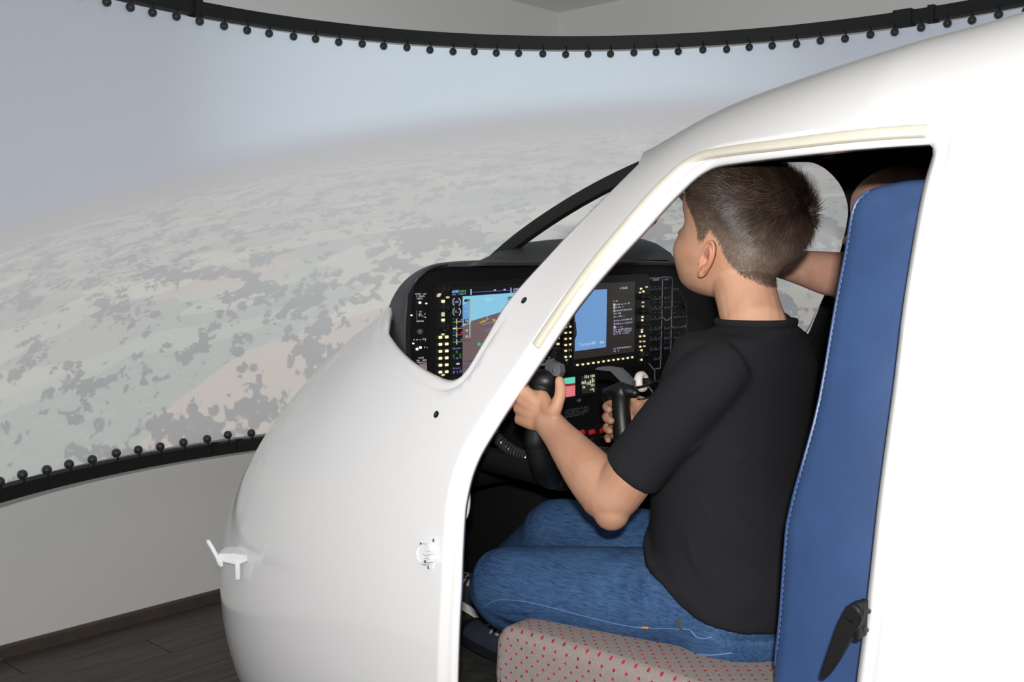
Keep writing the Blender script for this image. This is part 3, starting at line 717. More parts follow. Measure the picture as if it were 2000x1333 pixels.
# ------------------------------------------------------------------ instrument panel
PSN = .630
def Q(px, py, off=0.0): return PS(px, py, PSN) - F * off
panel = empty('instrument_panel', Lw(PSN, -.05, -.40), 'black instrument panel with two lit displays and rows of backlit keys', 'instrument panel')
def attr_material(name, emis, base=0.0):
    m = bpy.data.materials.new(name); m.use_nodes = True; b = m.node_tree.nodes['Principled BSDF']
    a = m.node_tree.nodes.new('ShaderNodeVertexColor'); a.layer_name = 'Col'
    b.inputs['Roughness'].default_value = .4
    if emis:
        b.inputs['Base Color'].default_value = (.01, .01, .012, 1); m.node_tree.links.new(a.outputs[0], b.inputs['Emission Color']); b.inputs['Emission Strength'].default_value = emis
    else: m.node_tree.links.new(a.outputs[0], b.inputs['Base Color'])
    return m
M_LIT = attr_material('display_picture', .85); M_PRINT = attr_material('panel_print', 0)
class Draw:
    """flat shapes in panel coordinates, one colour each, layered in front of each other"""
    def __init__(s, off): s.v = []; s.f = []; s.c = []; s.off = off; s.n = 0
    def poly(s, pts, col, lift=None):
        s.n += 1; o = len(s.v); s.v += [tuple(Q(a, b, s.off + (s.n * .000012 if lift is None else lift))) for a, b in pts]; s.f.append(tuple(range(o, o + len(pts)))); s.c.append(lin(col) + (1,))
    def rect(s, x0, y0, x1, y1, col, sl=-.06): s.poly([(x0, y0), (x1, y0 + sl * (x1 - x0)), (x1, y1 + sl * (x1 - x0)), (x0, y1)], col)
    def line(s, pts, w, col):
        for (a, b), (c, d) in zip(pts[:-1], pts[1:]):
            L = math.hypot(c - a, d - b) or 1; nx, ny = -(d - b) / L * w / 2, (c - a) / L * w / 2
            s.poly([(a + nx, b + ny), (c + nx, d + ny), (c - nx, d - ny), (a - nx, b - ny)], col)
    def glyphs(s, x, y, w, h, col, sl=-.08, pitch=2.6):
        """a run of lettering too small to read: irregular strokes"""
        t = 0
        while t < w:
            q = random.uniform(.5, .95) * pitch * .8; hh = h * random.choice((1, 1, .8, .7))
            if random.random() > .12: s.rect(x + t, y + sl * t + (h - hh), x + min(t + q, w), y + sl * t + h, col, sl)
            t += pitch
    def build(s, name, m, parent):
        me = bpy.data.meshes.new(name); me.from_pydata(s.v, [], s.f); ca = me.color_attributes.new('Col', 'FLOAT_COLOR', 'CORNER'); i = 0
        for p, c in zip(me.polygons, s.c):
            for _ in p.loop_indices: ca.data[i].color = c; i += 1
        bmx = bmesh.new(); bmx.from_mesh(me)
        for fc in bmx.faces:
            fc.normal_update()
            if fc.normal.dot(Vector(F)) > 0: fc.normal_flip()
        bmx.to_mesh(me); bmx.free()
        return link(name, me, m, parent)
plate_px = [(803, 760), (801, 640), (806, 575), (828, 536), (865, 522), (1100, 515), (1320, 517), (1380, 523), (1410, 545), (1425, 600), (1420, 700), (1330, 790), (1260, 872), (1190, 890), (1090, 905), (930, 925), (880, 900), (840, 840)]
obj('panel_plate', MB().prism([Q(a, b, 0) for a, b in plate_px], F * .012), M_DARK, panel, smooth=False)
M_BEZ = mat('display_bezel', (15, 15, 16), .5); M_KEY = mat('backlit_key', (210, 200, 170), .5, emit=(255, 236, 176), es=.8); M_KEYD = mat('dim_backlit_key', (150, 145, 130), .5, emit=(226, 214, 176), es=.55)
key_me = MB().box((-.0015, 0, 0), (.003, .0074, .0051), bev=.0012).mesh('key', False); key_me.materials.append(M_KEY)
keyd_me = MB().box((-.0015, 0, 0), (.003, .0068, .0038), bev=.0010).mesh('dim_key', False); keyd_me.materials.append(M_KEYD)
softk_me = MB().box((-.0015, 0, 0), (.003, .0060, .0042), bev=.0013).mesh('softkey', False); softk_me.materials.append(M_KEY)
RLE = RL.to_euler()
def place(name, me, px, py, off, parent, scale=1.0):
    o = bpy.data.objects.new(name, me); COL.objects.link(o); o.parent = parent
    base_ = Vector((0, 0, 0)) if parent.parent is not None else parent.location
    o.location = Vector(Q(px, py, off)) - base_; o.rotation_euler = RLE; o.scale = (1, scale, scale); return o
knob_me = MB().disc((0, 0, 0), (-1, 0, 0), .0085, .012, 16, .25).disc((-.012, 0, 0), (-1, 0, 0), .0055, .010, 14, .3).mesh('knob', True); auto_smooth(knob_me); knob_me.materials.append(M_BLACK)
def display(label, corners):
    b = obj('flight_display', MB().prism([Q(a, c, 0) for a, c in corners], -F * .010), M_BEZ, panel, smooth=False)
    return tag(b, label)
pfd = display('display with tilted blue and brown horizon', [(843, 560), (850, 553), (1082, 541), (1089, 546), (1089, 712), (1084, 718), (850, 752), (843, 748)])
mfd = display('display with blue page and small text list', [(1091, 545), (1096, 541), (1255, 535), (1262, 540), (1262, 708), (1257, 713), (1098, 731), (1091, 727)])
OFF = .0102
# first display: picture
d = Draw(OFF)
d.poly([(873, 563), (1066, 549), (1066, 716), (873, 746)], (4, 4, 6))
d.poly([(896, 579), (1066, 567), (1066, 712), (896, 738)], (118, 98, 100))                     # ground
d.poly([(896, 579), (1066, 567), (1066, 574), (989, 604), (913, 627), (911.5, 631), (896, 637)], (146, 214, 244))          # sky
d.poly([(896, 596), (911, 588), (911, 627), (898, 632), (896, 633)], (112, 168, 226))
d.line([(913, 571), (990, 567)], 1.6, (84, 84, 150)); d.line([(912.5, 565), (912.5, 576)], 2.6, (150, 200, 230)); d.line([(990.5, 562), (990.5, 573)], 2.2, (150, 200, 230))
for x, y in ((959, 567), (978, 566)): d.rect(x - 2, y - 1.5, x + 2, y + 1.5, (190, 190, 220))
d.rect(995, 563, 1006, 571, (70, 70, 90)); d.glyphs(995, 563.5, 11, 3, (180, 180, 210)); d.glyphs(995, 568, 11, 3, (170, 170, 200)); d.rect(1009, 562, 1030, 568, (96, 160, 214))
d.rect(875, 567, 889, 573, (70, 126, 180)); d.rect(890, 567, 903, 572, (30, 96, 34)); d.glyphs(875, 568, 13, 4, (150, 190, 220)); d.glyphs(890, 567, 13, 4, (60, 170, 60)); d.glyphs(876, 574, 12, 3, (130, 150, 200)); d.glyphs(890, 573, 12, 3, (160, 160, 190))
def arc(cx, cy, rx, ry, a0, a1, w, col, n=8):
    d.line([(cx + rx * math.cos(t), cy + ry * math.sin(t)) for t in np.linspace(a0, a1, n)], w, col)
for cy, col in ((590, (170, 190, 196)), (609, (150, 190, 150))):
    arc(884, cy, 7.5, 8.5, 2.2, 4.2, 1.8, col); arc(884, cy, 7.5, 8.5, -1.05, .95, 1.8, (190, 190, 200)); d.glyphs(880, cy - 3, 8, 4, (160, 160, 210)); d.rect(880, cy + 1, 888, cy + 2.2, (110, 110, 170))
for cy, cols in ((628.5, ((60, 150, 30), (200, 160, 20))), (641.5, ((170, 160, 40), (190, 120, 20))), (654, ((40, 150, 40), (190, 40, 30))), (667.5, ((50, 150, 40), (60, 150, 40)))):
    d.line([(876, cy + .8), (885, cy)], 2.2, cols[0]); d.line([(885, cy), (894.5, cy - .8)], 2.2, cols[1]); d.line([(883.7, cy - 5), (883.7, cy + 5)], 2, (190, 205, 210)); d.glyphs(877, cy - 6.5, 10, 2, (90, 100, 150)); d.glyphs(892, cy - 6, 3.5, 2.6, (150, 150, 220))
d.line([(876, 642), (882, 641)], 3, (220, 220, 220))
d.glyphs(876, 679, 16, 3.4, (140, 130, 200)); d.line([(883.5, 684), (883.5, 690)], 3.6, (24, 120, 30)); d.line([(877.5, 692), (877.5, 698)], 3.4, (22, 104, 28)); d.line([(890.5, 690), (890.5, 698)], 4, (22, 110, 28))
d.glyphs(876, 698, 4, 4, (70, 90, 170)); d.glyphs(882, 698, 11, 3, (130, 130, 180)); d.line([(883, 710.5), (889, 709.8)], 3, (220, 225, 230)); d.glyphs(876, 718, 15, 3, (110, 110, 180)); d.glyphs(876, 723, 17, 6, (120, 120, 190)); d.glyphs(893, 712, 22, 2.5, (80, 80, 150)); d.glyphs(893, 716, 18, 2.5, (70, 70, 130)); d.rect(897, 706, 1060, 707.5, (70, 64, 90), -.14)
d.line([(909.6, 587), (908.8, 660)], 2.2, (172, 196, 166)); d.rect(898, 585, 909, 590, (30, 36, 40)); d.glyphs(904, 586, 5, 3, (200, 210, 230)); d.glyphs(898, 663, 13, 4.5, (80, 80, 110))
for y in (645, 657): d.rect(901, y - 2, 905, y + 2.2, (206, 190, 200))
d.rect(897.5, 623, 906, 632, (16, 18, 20)); d.glyphs(900, 622, 7, 8, (214, 200, 208), pitch=3.2)
for y in (597, 608): d.rect(899, y, 904, y + 1.6, (150, 196, 236))
d.rect(983, 580, 995, 585.5, (18, 22, 24)); d.glyphs(984, 581, 10, 3.4, (130, 200, 220)); d.poly([(937, 583), (951, 583), (952, 586), (944, 588), (939, 585.5)], (176, 226, 246))
d.poly([(927, 630), (938, 624.5), (942, 627), (929, 631.5)], (190, 180, 60)); d.poly([(952, 624), (957, 622), (961, 628), (956, 629.5)], (190, 176, 90)); d.line([(944, 618), (941, 624), (947, 622)], 1.4, (170, 165, 190)); d.line([(932, 634), (955, 628.5)], 1.6, (150, 146, 170))
for k_ in range(5): d.glyphs(938 + k_ * 2.2, 643 + k_ * 3.4, 20 - k_ * 3, 2.2, (130, 128, 176))
d.line([(936, 645), (960, 638)], 1.4, (120, 118, 150)); d.rect(924, 669, 928, 675, (90, 190, 200)); d.rect(928, 670, 932, 675, (60, 170, 70)); d.rect(962, 660, 966, 663, (130, 120, 190))
d.build('screen_picture', M_LIT, pfd)
# second display: picture
d = Draw(OFF)
d.poly([(1113, 556), (1233, 550), (1232, 687), (1113, 702)], (44, 42, 38))
d.poly([(1115.5, 568), (1178.5, 565), (1176.5, 678), (1115.5, 686)], (116, 164, 220))
d.glyphs(1195, 561, 23, 4.6, (190, 186, 186), -.04, 3)
for y, w_, c in ((589, 10, 0), (595.5, 35, (214, 216, 200)), (601, 20, (150, 190, 220)), (607.5, 37, (190, 180, 70)), (613.5, 15, 0), (619.5, 22, 0), (627, 36, 0), (633, 36, (190, 80, 200)), (639.5, 18, (190, 210, 220)), (645, 36, 0), (649, 36, 0), (653, 30, 0), (681, 34, 0), (686, 11, 0)):
    x0 = 1190 if y > 640 else 1191
    if c: d.rect(x0 - .5, y - 2.6, x0 + 3.2, y + 2.4, c)
    d.glyphs(x0 + (4 if c else 0), y - 1.8, w_ - (4 if c else 0), 3.0, (176, 168, 196), -.11, 2.2)
d.build('screen_picture', M_LIT, mfd)
def lettering(name, txt, x0, y0, w, h, sl, off, m, parent):
    cu_ = bpy.data.curves.new('t', 'FONT'); cu_.body = txt; o = bpy.data.objects.new('t', cu_); COL.objects.link(o)
    dg = bpy.context.evaluated_depsgraph_get(); dg.update(); me = bpy.data.meshes.new_from_object(o.evaluated_get(dg)); bpy.data.objects.remove(o)
    co = np.array([v.co[:] for v in me.vertices]); mn, mx = co.min(0), co.max(0)
    for v in me.vertices:
        a = (v.co.x - mn[0]) / (mx[0] - mn[0]) * w; b = (v.co.y - mn[1]) / (mx[1] - mn[1]) * h; v.co = Vector(Q(x0 + a, y0 - b + sl * a, off))
    me.name = name; return link(name, me, m, parent)
M_TXT = mat('screen_lettering', (10, 10, 10), .5, emit=(196, 214, 236), es=.9)
lettering('screen_text', 'Terrain', 1123, 676.5, 24, 6, -.12, OFF + .0008, M_TXT, mfd)
d = Draw(OFF + .0005); d.glyphs(1149, 666.5, 24, 6.5, (196, 214, 236), -.12, 4); d.build('screen_text', M_LIT, mfd)
KO = .010
for y in (658.8, 672.4, 686, 699.5, 713, 726.5):
    for x, dy in ((851.8, 0), (864.2, -.8)): place('key', key_me, x, y + dy, KO, pfd)
for x, y in ((857, 625), (857, 588.5)): place('key', key_me, x, y, KO, pfd)
for x, y in ((856.8, 653), (857, 616), (848, 578), (866, 581), (857, 732), (850, 575), (816 + 41, 612)): place('dim_key', keyd_me, x, y, KO, pfd)
for x, y in ((1082.5, 648), (1070.8, 673), (1081.7, 671.8), (1070.5, 685.7), (1081.3, 684), (1082, 660), (1071, 661)): place('key', key_me, x, y, KO, pfd)
for y in (638.8, 650.2, 662, 673.7, 685, 697):
    for x, dy in ((1096.7, 0), (1105.8, -1.0)): place('softkey' if 0 else 'key', softk_me, x, y + dy, KO, mfd)
for x, y in ((1099.5, 703), (1101, 632)): place('dim_key', keyd_me, x, y, KO, mfd)
for x, y in zip((1119.8, 1130.3, 1140.8, 1151, 1160.9, 1170.8, 1180.7, 1190.3, 1199.5, 1208.8, 1218, 1227), (712.7, 711.5, 710, 708.8, 707.3, 705.8, 704.2, 702.8, 701.6, 700.4, 699, 697.7)):
    place('softkey', softk_me, x, y, KO, mfd)
for x, y in ((1244, 564), (1248.7, 569.5), (1247, 619), (1246.6, 625.5), (1242.5, 657), (1242.7, 677), (1250.5, 656), (1245, 684), (1245, 702.6), (1245.8, 648)): place('key', softk_me, x, y, KO, mfd)
for x, y in ((1255, 560.6), (1242, 571.5), (1247.8, 590.6), (1247.8, 598.6), (1243, 667), (1250.3, 666.6), (1250.6, 676.2), (1246, 644)): place('dim_key', keyd_me, x, y, KO, mfd)
for x, y in ((857, 601), (857, 637), (857, 566)): place('knob', knob_me, x, y, KO, pfd)
for x, y in ((1248, 580), (1248, 608), (1247, 634), (1246, 693)): place('knob', knob_me, x, y, KO, mfd)
# left switch strip
strip = obj('switch_strip', MB().prism([Q(a, b, 0) for a, b in ((806, 562), (838, 556), (838, 742), (808, 748))], -F * .003), M_DARK, panel, smooth=False)
d = Draw(.0032)
for y, x, w_ in ((573, 809, 21), (577.5, 811, 16), (582, 812, 12), (607, 817, 5), (626, 811, 16), (662, 804 + 1, 15), (661, 823, 6), (697.5, 814, 13), (703, 811, 7), (702, 822, 8), (677, 826, 6)): d.glyphs(x, y, w_, 3.2, (190, 192, 196), -.03, 2.4)
d.line([(811.5, 606), (811.5, 628)], .8, (140, 140, 145)); d.line([(826, 615), (828, 612)], 1.5, (180, 180, 185)); d.line([(828, 662), (828.5, 667)], 1, (180, 180, 185))
d.rect(812, 708, 829.5, 709, (200, 200, 200)); d.line([(829.5, 707), (830.5, 722)], 1, (190, 190, 190)); d.poly([(815, 711), (829, 709.5), (830, 724), (818, 716)], (150, 132, 130))
tag(d.build('strip_marking', M_PRINT, strip), kind='stuff')
M_LED = mat('white_indicator', (200, 200, 190), .3, emit=(255, 250, 225), es=1.2); M_TOG = mat('toggle_chrome', (180, 170, 160), .25, metal=.8)
led_me = MB().disc((0, 0, 0), (-1, 0, 0), .0024, .003, 10).mesh('indicator'); led_me.materials.append(M_LED)
for x, y in ((817, 591.5), (829.5, 593), (811.5, 682), (818, 679), (800.5, 616), (804, 671)): place('indicator', led_me, x, y, .003, strip, 1 if x > 806 and x < 820 else .6)
tog = MB().disc((0, 0, 0), (-1, 0, 0), .004, .004, 12).tube([(-.003, 0, 0), (-.016, .0, -.004)], .0016, 8).mesh('toggle_switch'); tog.materials.append(M_TOG)
place('toggle_switch', tog, 817, 615.5, .003, strip)
ek = MB().disc((0, 0, 0), (-1, 0, 0), .0055, .010, 14).mesh('knob'); ek.materials.append(mat('grey_knob', (70, 70, 74), .4)); place('knob', ek, 814, 648, .003, strip)
# circuit breaker field right of the displays
cbp = obj('breaker_panel', MB().prism([Q(a, b, 0) for a, b in ((1258, 545), (1268, 536), (1320, 537), (1342, 580), (1344, 700), (1330, 725), (1300, 760), (1258, 760))], -F * .002), M_DARK, panel, smooth=False)
d = Draw(.0022); gl = (128, 130, 150)
d.line([(1261.5, 573), (1262, 556), (1265, 546.5), (1271, 543.5), (1289, 543), (1292, 541.5), (1309, 541.5), (1312, 547), (1311, 600)], 1.9, gl)
d.line([(1261.5, 573), (1258.2, 690)], 1.8, gl); d.line([(1292.5, 545), (1291, 620), (1289, 700), (1288, 719)], 1.8, gl); d.line([(1311, 560), (1310.5, 600), (1308, 700)], 1.8, gl)
d.line([(1258, 703), (1263, 705), (1264.5, 709), (1275.5, 722), (1288, 719)], 2.0, gl); d.line([(1276.5, 722), (1277.5, 745)], 1.8, gl)
d.line([(1292, 621), (1296, 622), (1298, 626), (1305, 625), (1307, 621), (1310, 620)], 1.8, gl); d.line([(1310, 639), (1315, 638.5), (1317, 641), (1329, 640), (1331, 637), (1338.5, 636)], 1.8, gl)
d.line([(1312, 566), (1324, 566), (1338, 590), (1340, 620), (1337, 690)], .9, (84, 86, 92)); d.rect(1273, 545.5, 1286, 549, (128, 138, 168)); d.rect(1296, 544.5, 1305, 548, (118, 122, 150)); d.rect(1313, 563, 1324, 567.5, (70, 70, 76))
rows_ = [(566, 1), (585.5, 1), (595.5, .6), (604.5, 1), (616, .5), (624.5, 1), (644.5, 1), (656, .5), (664, 1), (675, .5), (683.5, 1), (702.5, 1)]
for y, s_ in rows_:
    for x in (1268, 1277, 1286):
        if random.random() < .9 and not (y > 700 and x < 1270): d.glyphs(x - 2.6, y - 6, 5.5, 1.8, (96, 98, 106), -.09, 2)
    if y < 700:
        for x in (1297, 1305):
            if not (612 < y < 630): d.glyphs(x - 2.4, y - 6, 5, 1.8, (92, 94, 102), -.09, 2)
    if 595 < y < 700:
        for x in (1315, 1323, 1332):
            if random.random() < .6 and not (630 < y < 646): d.glyphs(x - 2.4, y - 6, 5, 1.8, (84, 86, 92), -.09, 2)
tag(d.build('panel_marking', M_PRINT, cbp), kind='stuff')
M_BRK = mat('breaker_button', (58, 60, 64), .4)
brk = MB().disc((0, 0, 0), (-1, 0, 0), .0042, .003, 10, .3).disc((-.003, 0, 0), (-1, 0, 0), .0028, .005, 10, .3).mesh('breaker'); brk.materials.append(M_BRK)
for y, s_ in rows_:
    if s_ < 1: continue
    xs = [1268, 1277, 1286] + ([1297, 1305] if y < 700 and not 612 < y < 630 else []) + ([1315, 1323, 1332] if 595 < y < 700 else [])
    for x in xs:
        if y > 700 and x < 1270: continue
        place('breaker', brk, x, y - (x - 1268) * .09, .002, cbp)
# standby displays, placard and guarded switches below
sb = obj('standby_display', MB().prism([Q(a, b, 0) for a, b in ((1088, 728), (1124, 724), (1124, 780), (1088, 785))], -F * .008), M_BEZ, panel, smooth=False)
d = Draw(.0083); d.poly([(1094, 738), (1118, 735), (1118, 774), (1094, 778)], (20, 20, 24)); d.poly([(1096, 738.5), (1117.5, 736), (1117.5, 748), (1096, 750)], (110, 226, 190)); d.poly([(1098, 750.5), (1117.5, 747.5), (1117.5, 752), (1098, 752.5)], (206, 60, 60)); d.poly([(1096, 754.5), (1117.5, 752.5), (1117.5, 773), (1099.5, 775.5), (1096, 764)], (238, 128, 140)); d.line([(1100, 760), (1109, 759)], 1, (226, 180, 120)); d.line([(1100, 766), (1108, 765)], 1, (226, 180, 120)); d.line([(1097, 751.5), (1118, 750.5)], 1.2, (10, 10, 10))
d.build('screen_picture', M_LIT, sb)
sb2 = obj('radio_display', MB().prism([Q(a, b, 0) for a, b in ((1126, 728), (1162, 722), (1162, 770), (1126, 776))], -F * .008), M_BEZ, panel, smooth=False)
d = Draw(.0083); d.poly([(1129, 735), (1157, 731), (1157, 766), (1131, 769)], (38, 38, 36))
for x, y, w_, h in ((1136, 733, 9, 6), (1147.5, 732, 8, 5), (1130, 743.5, 8, 7), (1140, 743, 9, 9), (1150, 738, 6, 9), (1132, 752, 6, 7), (1148, 748, 7, 7), (1147, 758.5, 5, 4), (1153, 756, 3, 9)): d.glyphs(x, y, w_, h, (214, 226, 190), -.1, 3)
d.build('screen_picture', M_LIT, sb2)
pl_ = obj('placard', MB().prism([Q(a, b, 0) for a, b in ((1086, 800), (1160, 788), (1160, 812), (1098, 824))], -F * .002), M_DARK, panel, smooth=False)
d = Draw(.0022)
for k_, (y, w_) in enumerate(((802, 50), (806, 50), (810, 48), (814, 38))): d.glyphs(1098 + k_ * 1.2, y, w_, 2.3, (104, 104, 106), -.17, 2.4)
tag(d.build('placard_text', M_PRINT, pl_), kind='stuff')
place('knob', ek, 1127, 782, .0, panel, .8)
M_RED = mat('red_switch_guard', (196, 22, 26), .4, emit=(200, 14, 18), es=.10); M_YEL = mat('yellow_tag', (214, 190, 60), .5)
for i, (x, y) in enumerate(((1122, 847), (1142, 846), (1163, 843))):
    c0 = Q(x, y, .012); R_ = RL @ Matrix.Rotation(math.radians(28), 3, 'Y')
    gd = obj('switch_guard', MB().box(c0, (.024, .0175, .010), R_, .002), M_RED, panel)
    obj('guard_hinge', MB().box(c0 + ZZ * -.010 - F * .006, (.004, .012, .006), R_, .001), M_CHROME, gd)
    if i == 2: obj('guard_tag', MB().box(Q(x + 5, y + 7, .022), (.003, .010, .005), R_, .001), M_YEL, gd)
for x, y, c, r_ in ((1000.5, 775, (40, 220, 90), .0035), (1182, 888, (30, 200, 70), .003), (943, 897, (255, 30, 24), .0075)):
    obj('warning_light', MB().disc(Q(x, y, 0), -F, r_, .006, 14), mat('warning_light_' + str(c[0]), c, .3, emit=c, es=1.0), panel)
obj('knee_bolster', MB().tube([Q(a, b, -.02) for a, b in ((850, 905), (930, 925), (1080, 908), (1200, 888))], .03, 12), M_BLACK, panel)
# pedestal and footwell below
ped = empty('centre_pedestal', Lw(.7, .08, FLZ), 'black centre pedestal box between the footwells', 'pedestal')
obj('pedestal_body', MB().box(Lw(.80, .05, -.57), (.38, .26, .40), RL, .012), M_BLACK, ped)
obj('pedestal_side', MB().box(Lw(.80, -.085, -.57), (.34, .004, .36), RL, .001), M_DARK, ped)

# ------------------------------------------------------------------ control yoke
yoke = empty('control_yoke', Lw(.32, -.36, -.36), 'black two-grip control yoke with aluminium brackets in the hands', 'control yoke')
GL, GR = (.315, -.46), (.300, -.26)
def ax(side, px, py): return PW(px, py, GL[1] if side == 0 else GR[1])
lb = [ax(0, 1046, 862), ax(0, 1049, 832), ax(0, 1054, 790), ax(0, 1060, 752)]
obj('grip', MB().tube(lb, [.019, .0185, .0175, .022], 16, sub=4), M_BLACK, yoke)
obj('grip_head', MB().ellipsoid(ax(0, 1060, 744), (.026, .022, .019), RL, 20, 12), M_BLACK, yoke)
rb = [ax(1, 1224, 905), ax(1, 1219, 868), ax(1, 1214, 815), ax(1, 1213, 785), ax(1, 1214, 766)]
obj('grip', MB().tube(rb, [.019, .0188, .0165, .0165, .018], 16, sub=4), M_BLACK, yoke)
gh = obj('grip_head', MB().tube([ax(1, 1187, 769), ax(1, 1205, 764), ax(1, 1226, 764), ax(1, 1240, 768)], [.010, .013, .013, .008], 14, sub=3), M_BLACK, yoke)
obj('trigger', MB().tube([ax(1, 1190, 768), ax(1, 1182, 774), ax(1, 1180, 783)], [.008, .007, .004], 10, sub=3), M_DARK, gh)
for x, y in ((1181, 764), (1190, 777), (1226, 757)): obj('thumb_button', MB().ellipsoid(ax(1, x, y), (.005, .005, .005)), M_BLACK, gh)
obj('crossbar', MB().tube([lb[0], Lw(.33, -.44, -.335), Lw(.35, -.40, -.365), Lw(.36, -.36, -.375), Lw(.35, -.32, -.365), Lw(.33, -.28, -.35), rb[0]], [.018, .019, .02, .022, .02, .019, .019], 14, sub=4), M_BLACK, yoke)
obj('column', MB().tube([Lw(.35, -.36, -.375), Lw(.45, -.36, -.37), Lw(.62, -.36, -.36)], [.024, .022, .022], 16, sub=3), M_DARK, yoke)
# bent aluminium strips on both heads
def strip3(side, pts, thick_, width):
    """strip bent along pts, width measured across the cockpit"""
    P = np.array([ax(side, *p) for p in pts]); T = np.gradient(P, axis=0); T /= np.linalg.norm(T, axis=1)[:, None]; rows = []
    for p, t in zip(P, T):
        b = W - t * (W @ t); b /= np.linalg.norm(b); n = np.cross(t, b)
        rows.append([p + b * width / 2 + n * thick_ / 2, p + b * width / 2 - n * thick_ / 2, p - b * width / 2 - n * thick_ / 2, p - b * width / 2 + n * thick_ / 2])
    return MB().grid(rows, closed_u=True, cap=True)
obj('bracket', MB().prism([ax(1, a, b) for a, b in ((1162, 722), (1168, 717.5), (1186, 716.5), (1208, 720), (1222, 733), (1234, 746), (1234, 753), (1230, 757.5), (1219, 758), (1217, 751), (1192, 725.5), (1176, 724))], W * .012), M_ALU, yoke, smooth=False)
obj('bracket_screw', MB().disc(ax(1, 1226, 751.5), -W, .0022, .0016, 10), M_CHROME, yoke)
br = obj('bracket', MB().prism([ax(0, a, b) for a, b in ((1065, 706), (1070, 702), (1076, 706), (1093, 714), (1095, 727), (1091, 736), (1080, 734), (1064, 727))], W * .012), M_ALU, yoke, smooth=False)
obj('bracket_bar', MB().box((ax(0, 1056, 688) + ax(0, 1067, 709)) / 2, (.004, .01, .022), RL @ Matrix.Rotation(math.radians(-30), 3, 'Y')), M_ALU, br)
obj('bracket_screw', MB().disc(ax(0, 1081, 724), -W, .0022, .0016, 10), M_CHROME, br)
sw = obj('switch_box', MB().box(PW(1080, 695, -.42), (.03, .024, .026), RL, .005), M_DARK, yoke)
for a, b, c in ((1073, 701, M_TOG), (1081, 704, M_CHROME), (1087, 692, M_BLACK)): obj('toggle_switch', MB().tube([PW(a, b, -.434), PW(a, b - 2, -.446)], .0018, 8), c, sw)
obj('clip_wire', MB().tube([PW(1108, 712, -.3), PW(1114, 684, -.3), PW(1123, 658, -.3), PW(1124.5, 651, -.3), PW(1123, 630, -.3)], [.0016, .0015, .0016, .0016, .0014], 8, sub=4), M_BLACK, yoke)
cp = catmull(np.array([PW(a, b, -.36) for a, b in ((962, 846), (985, 870), (1012, 887), (1042, 898), (1080, 905), (1110, 902))]), 40)
cp = sampled(cp, 560); T = np.gradient(cp, axis=0); T /= np.linalg.norm(T, axis=1)[:, None]; hel = []
for i, (p, t) in enumerate(zip(cp, T)):
    u = np.cross(t, F); u /= np.linalg.norm(u); v = np.cross(t, u); a = 2 * math.pi * i / 21.0; hel.append(p + (u * math.cos(a) + v * math.sin(a)) * .0082)
obj('coiled_cord', MB().tube(hel, .0025, 6), mat('shiny_black_cord', (46, 46, 48), .28), yoke)
# white ring with cables
ring = empty('cable_ring', PW(1253, 746, -.20), 'white plastic ring with black cable beside the right yoke grip', 'ring')
rc = PW(1253, 746, -.20); ra = np.array((.80, -.56, .12)); ra /= np.linalg.norm(ra); u = np.cross(ra, ZZ); u /= np.linalg.norm(u); v = np.cross(u, ra)
mb = MB().grid([[rc + (u * math.cos(a) + v * math.sin(a)) * (.0125 + .0065 * math.cos(b)) + ra * .008 * math.sin(b) for b in np.linspace(0, 2 * math.pi, 12, endpoint=False)] for a in np.linspace(0, 2 * math.pi, 32, endpoint=False)], closed_u=True, closed_v=True)
obj('ring_body', mb, mat('off_white_plastic', (226, 218, 210), .45), ring, smooth=True)
obj('cable', MB().tube([PW(1236, 758, -.24), PW(1252, 756, -.225), PW(1268, 750, -.22), PW(1290, 745, -.2), PW(1320, 760, -.2)], .0022, 8, sub=5), M_BLACK, ring)
obj('cable', MB().tube([PW(1228, 772, -.25), PW(1238, 778, -.235), PW(1255, 780, -.23), PW(1275, 770, -.21), PW(1262, 752, -.215), PW(1250, 757, -.225)], .0016, 8, sub=5), M_BLACK, ring)
obj('jack_plug', MB().tube([rc - ra * .010, rc + ra * .014], .0062, 10), M_DARK, ring)
# compass hanging from the post, handle under the roof
cpz = PW(1259, 427, 0.0)
cmp_ = obj('standby_compass', MB().ellipsoid(cpz, (.024, .021, .021), RL, 20, 12), M_BLACK, shell)
obj('compass_stem', MB().tube([cpz + ZZ * .015, cpz + ZZ * .06 - F * .0, Lw(.45, 0, .175)], [.009, .006, .006], 10), M_BLACK, cmp_)
obj('compass_window', MB().disc(cpz - F * .018 - ZZ * .0, -F, .012, .006, 16), mat('compass_glass', (120, 160, 160), .1), cmp_)
obj('grab_handle', MB().prism([PW(a, b, .24) for a, b in ((1570, 306), (1580, 294), (1600, 289), (1626, 284), (1634, 299), (1622, 313), (1604, 309), (1588, 310))], W * .03), mat('dark_red_handle', (44, 12, 14), .5), shell, smooth=False)

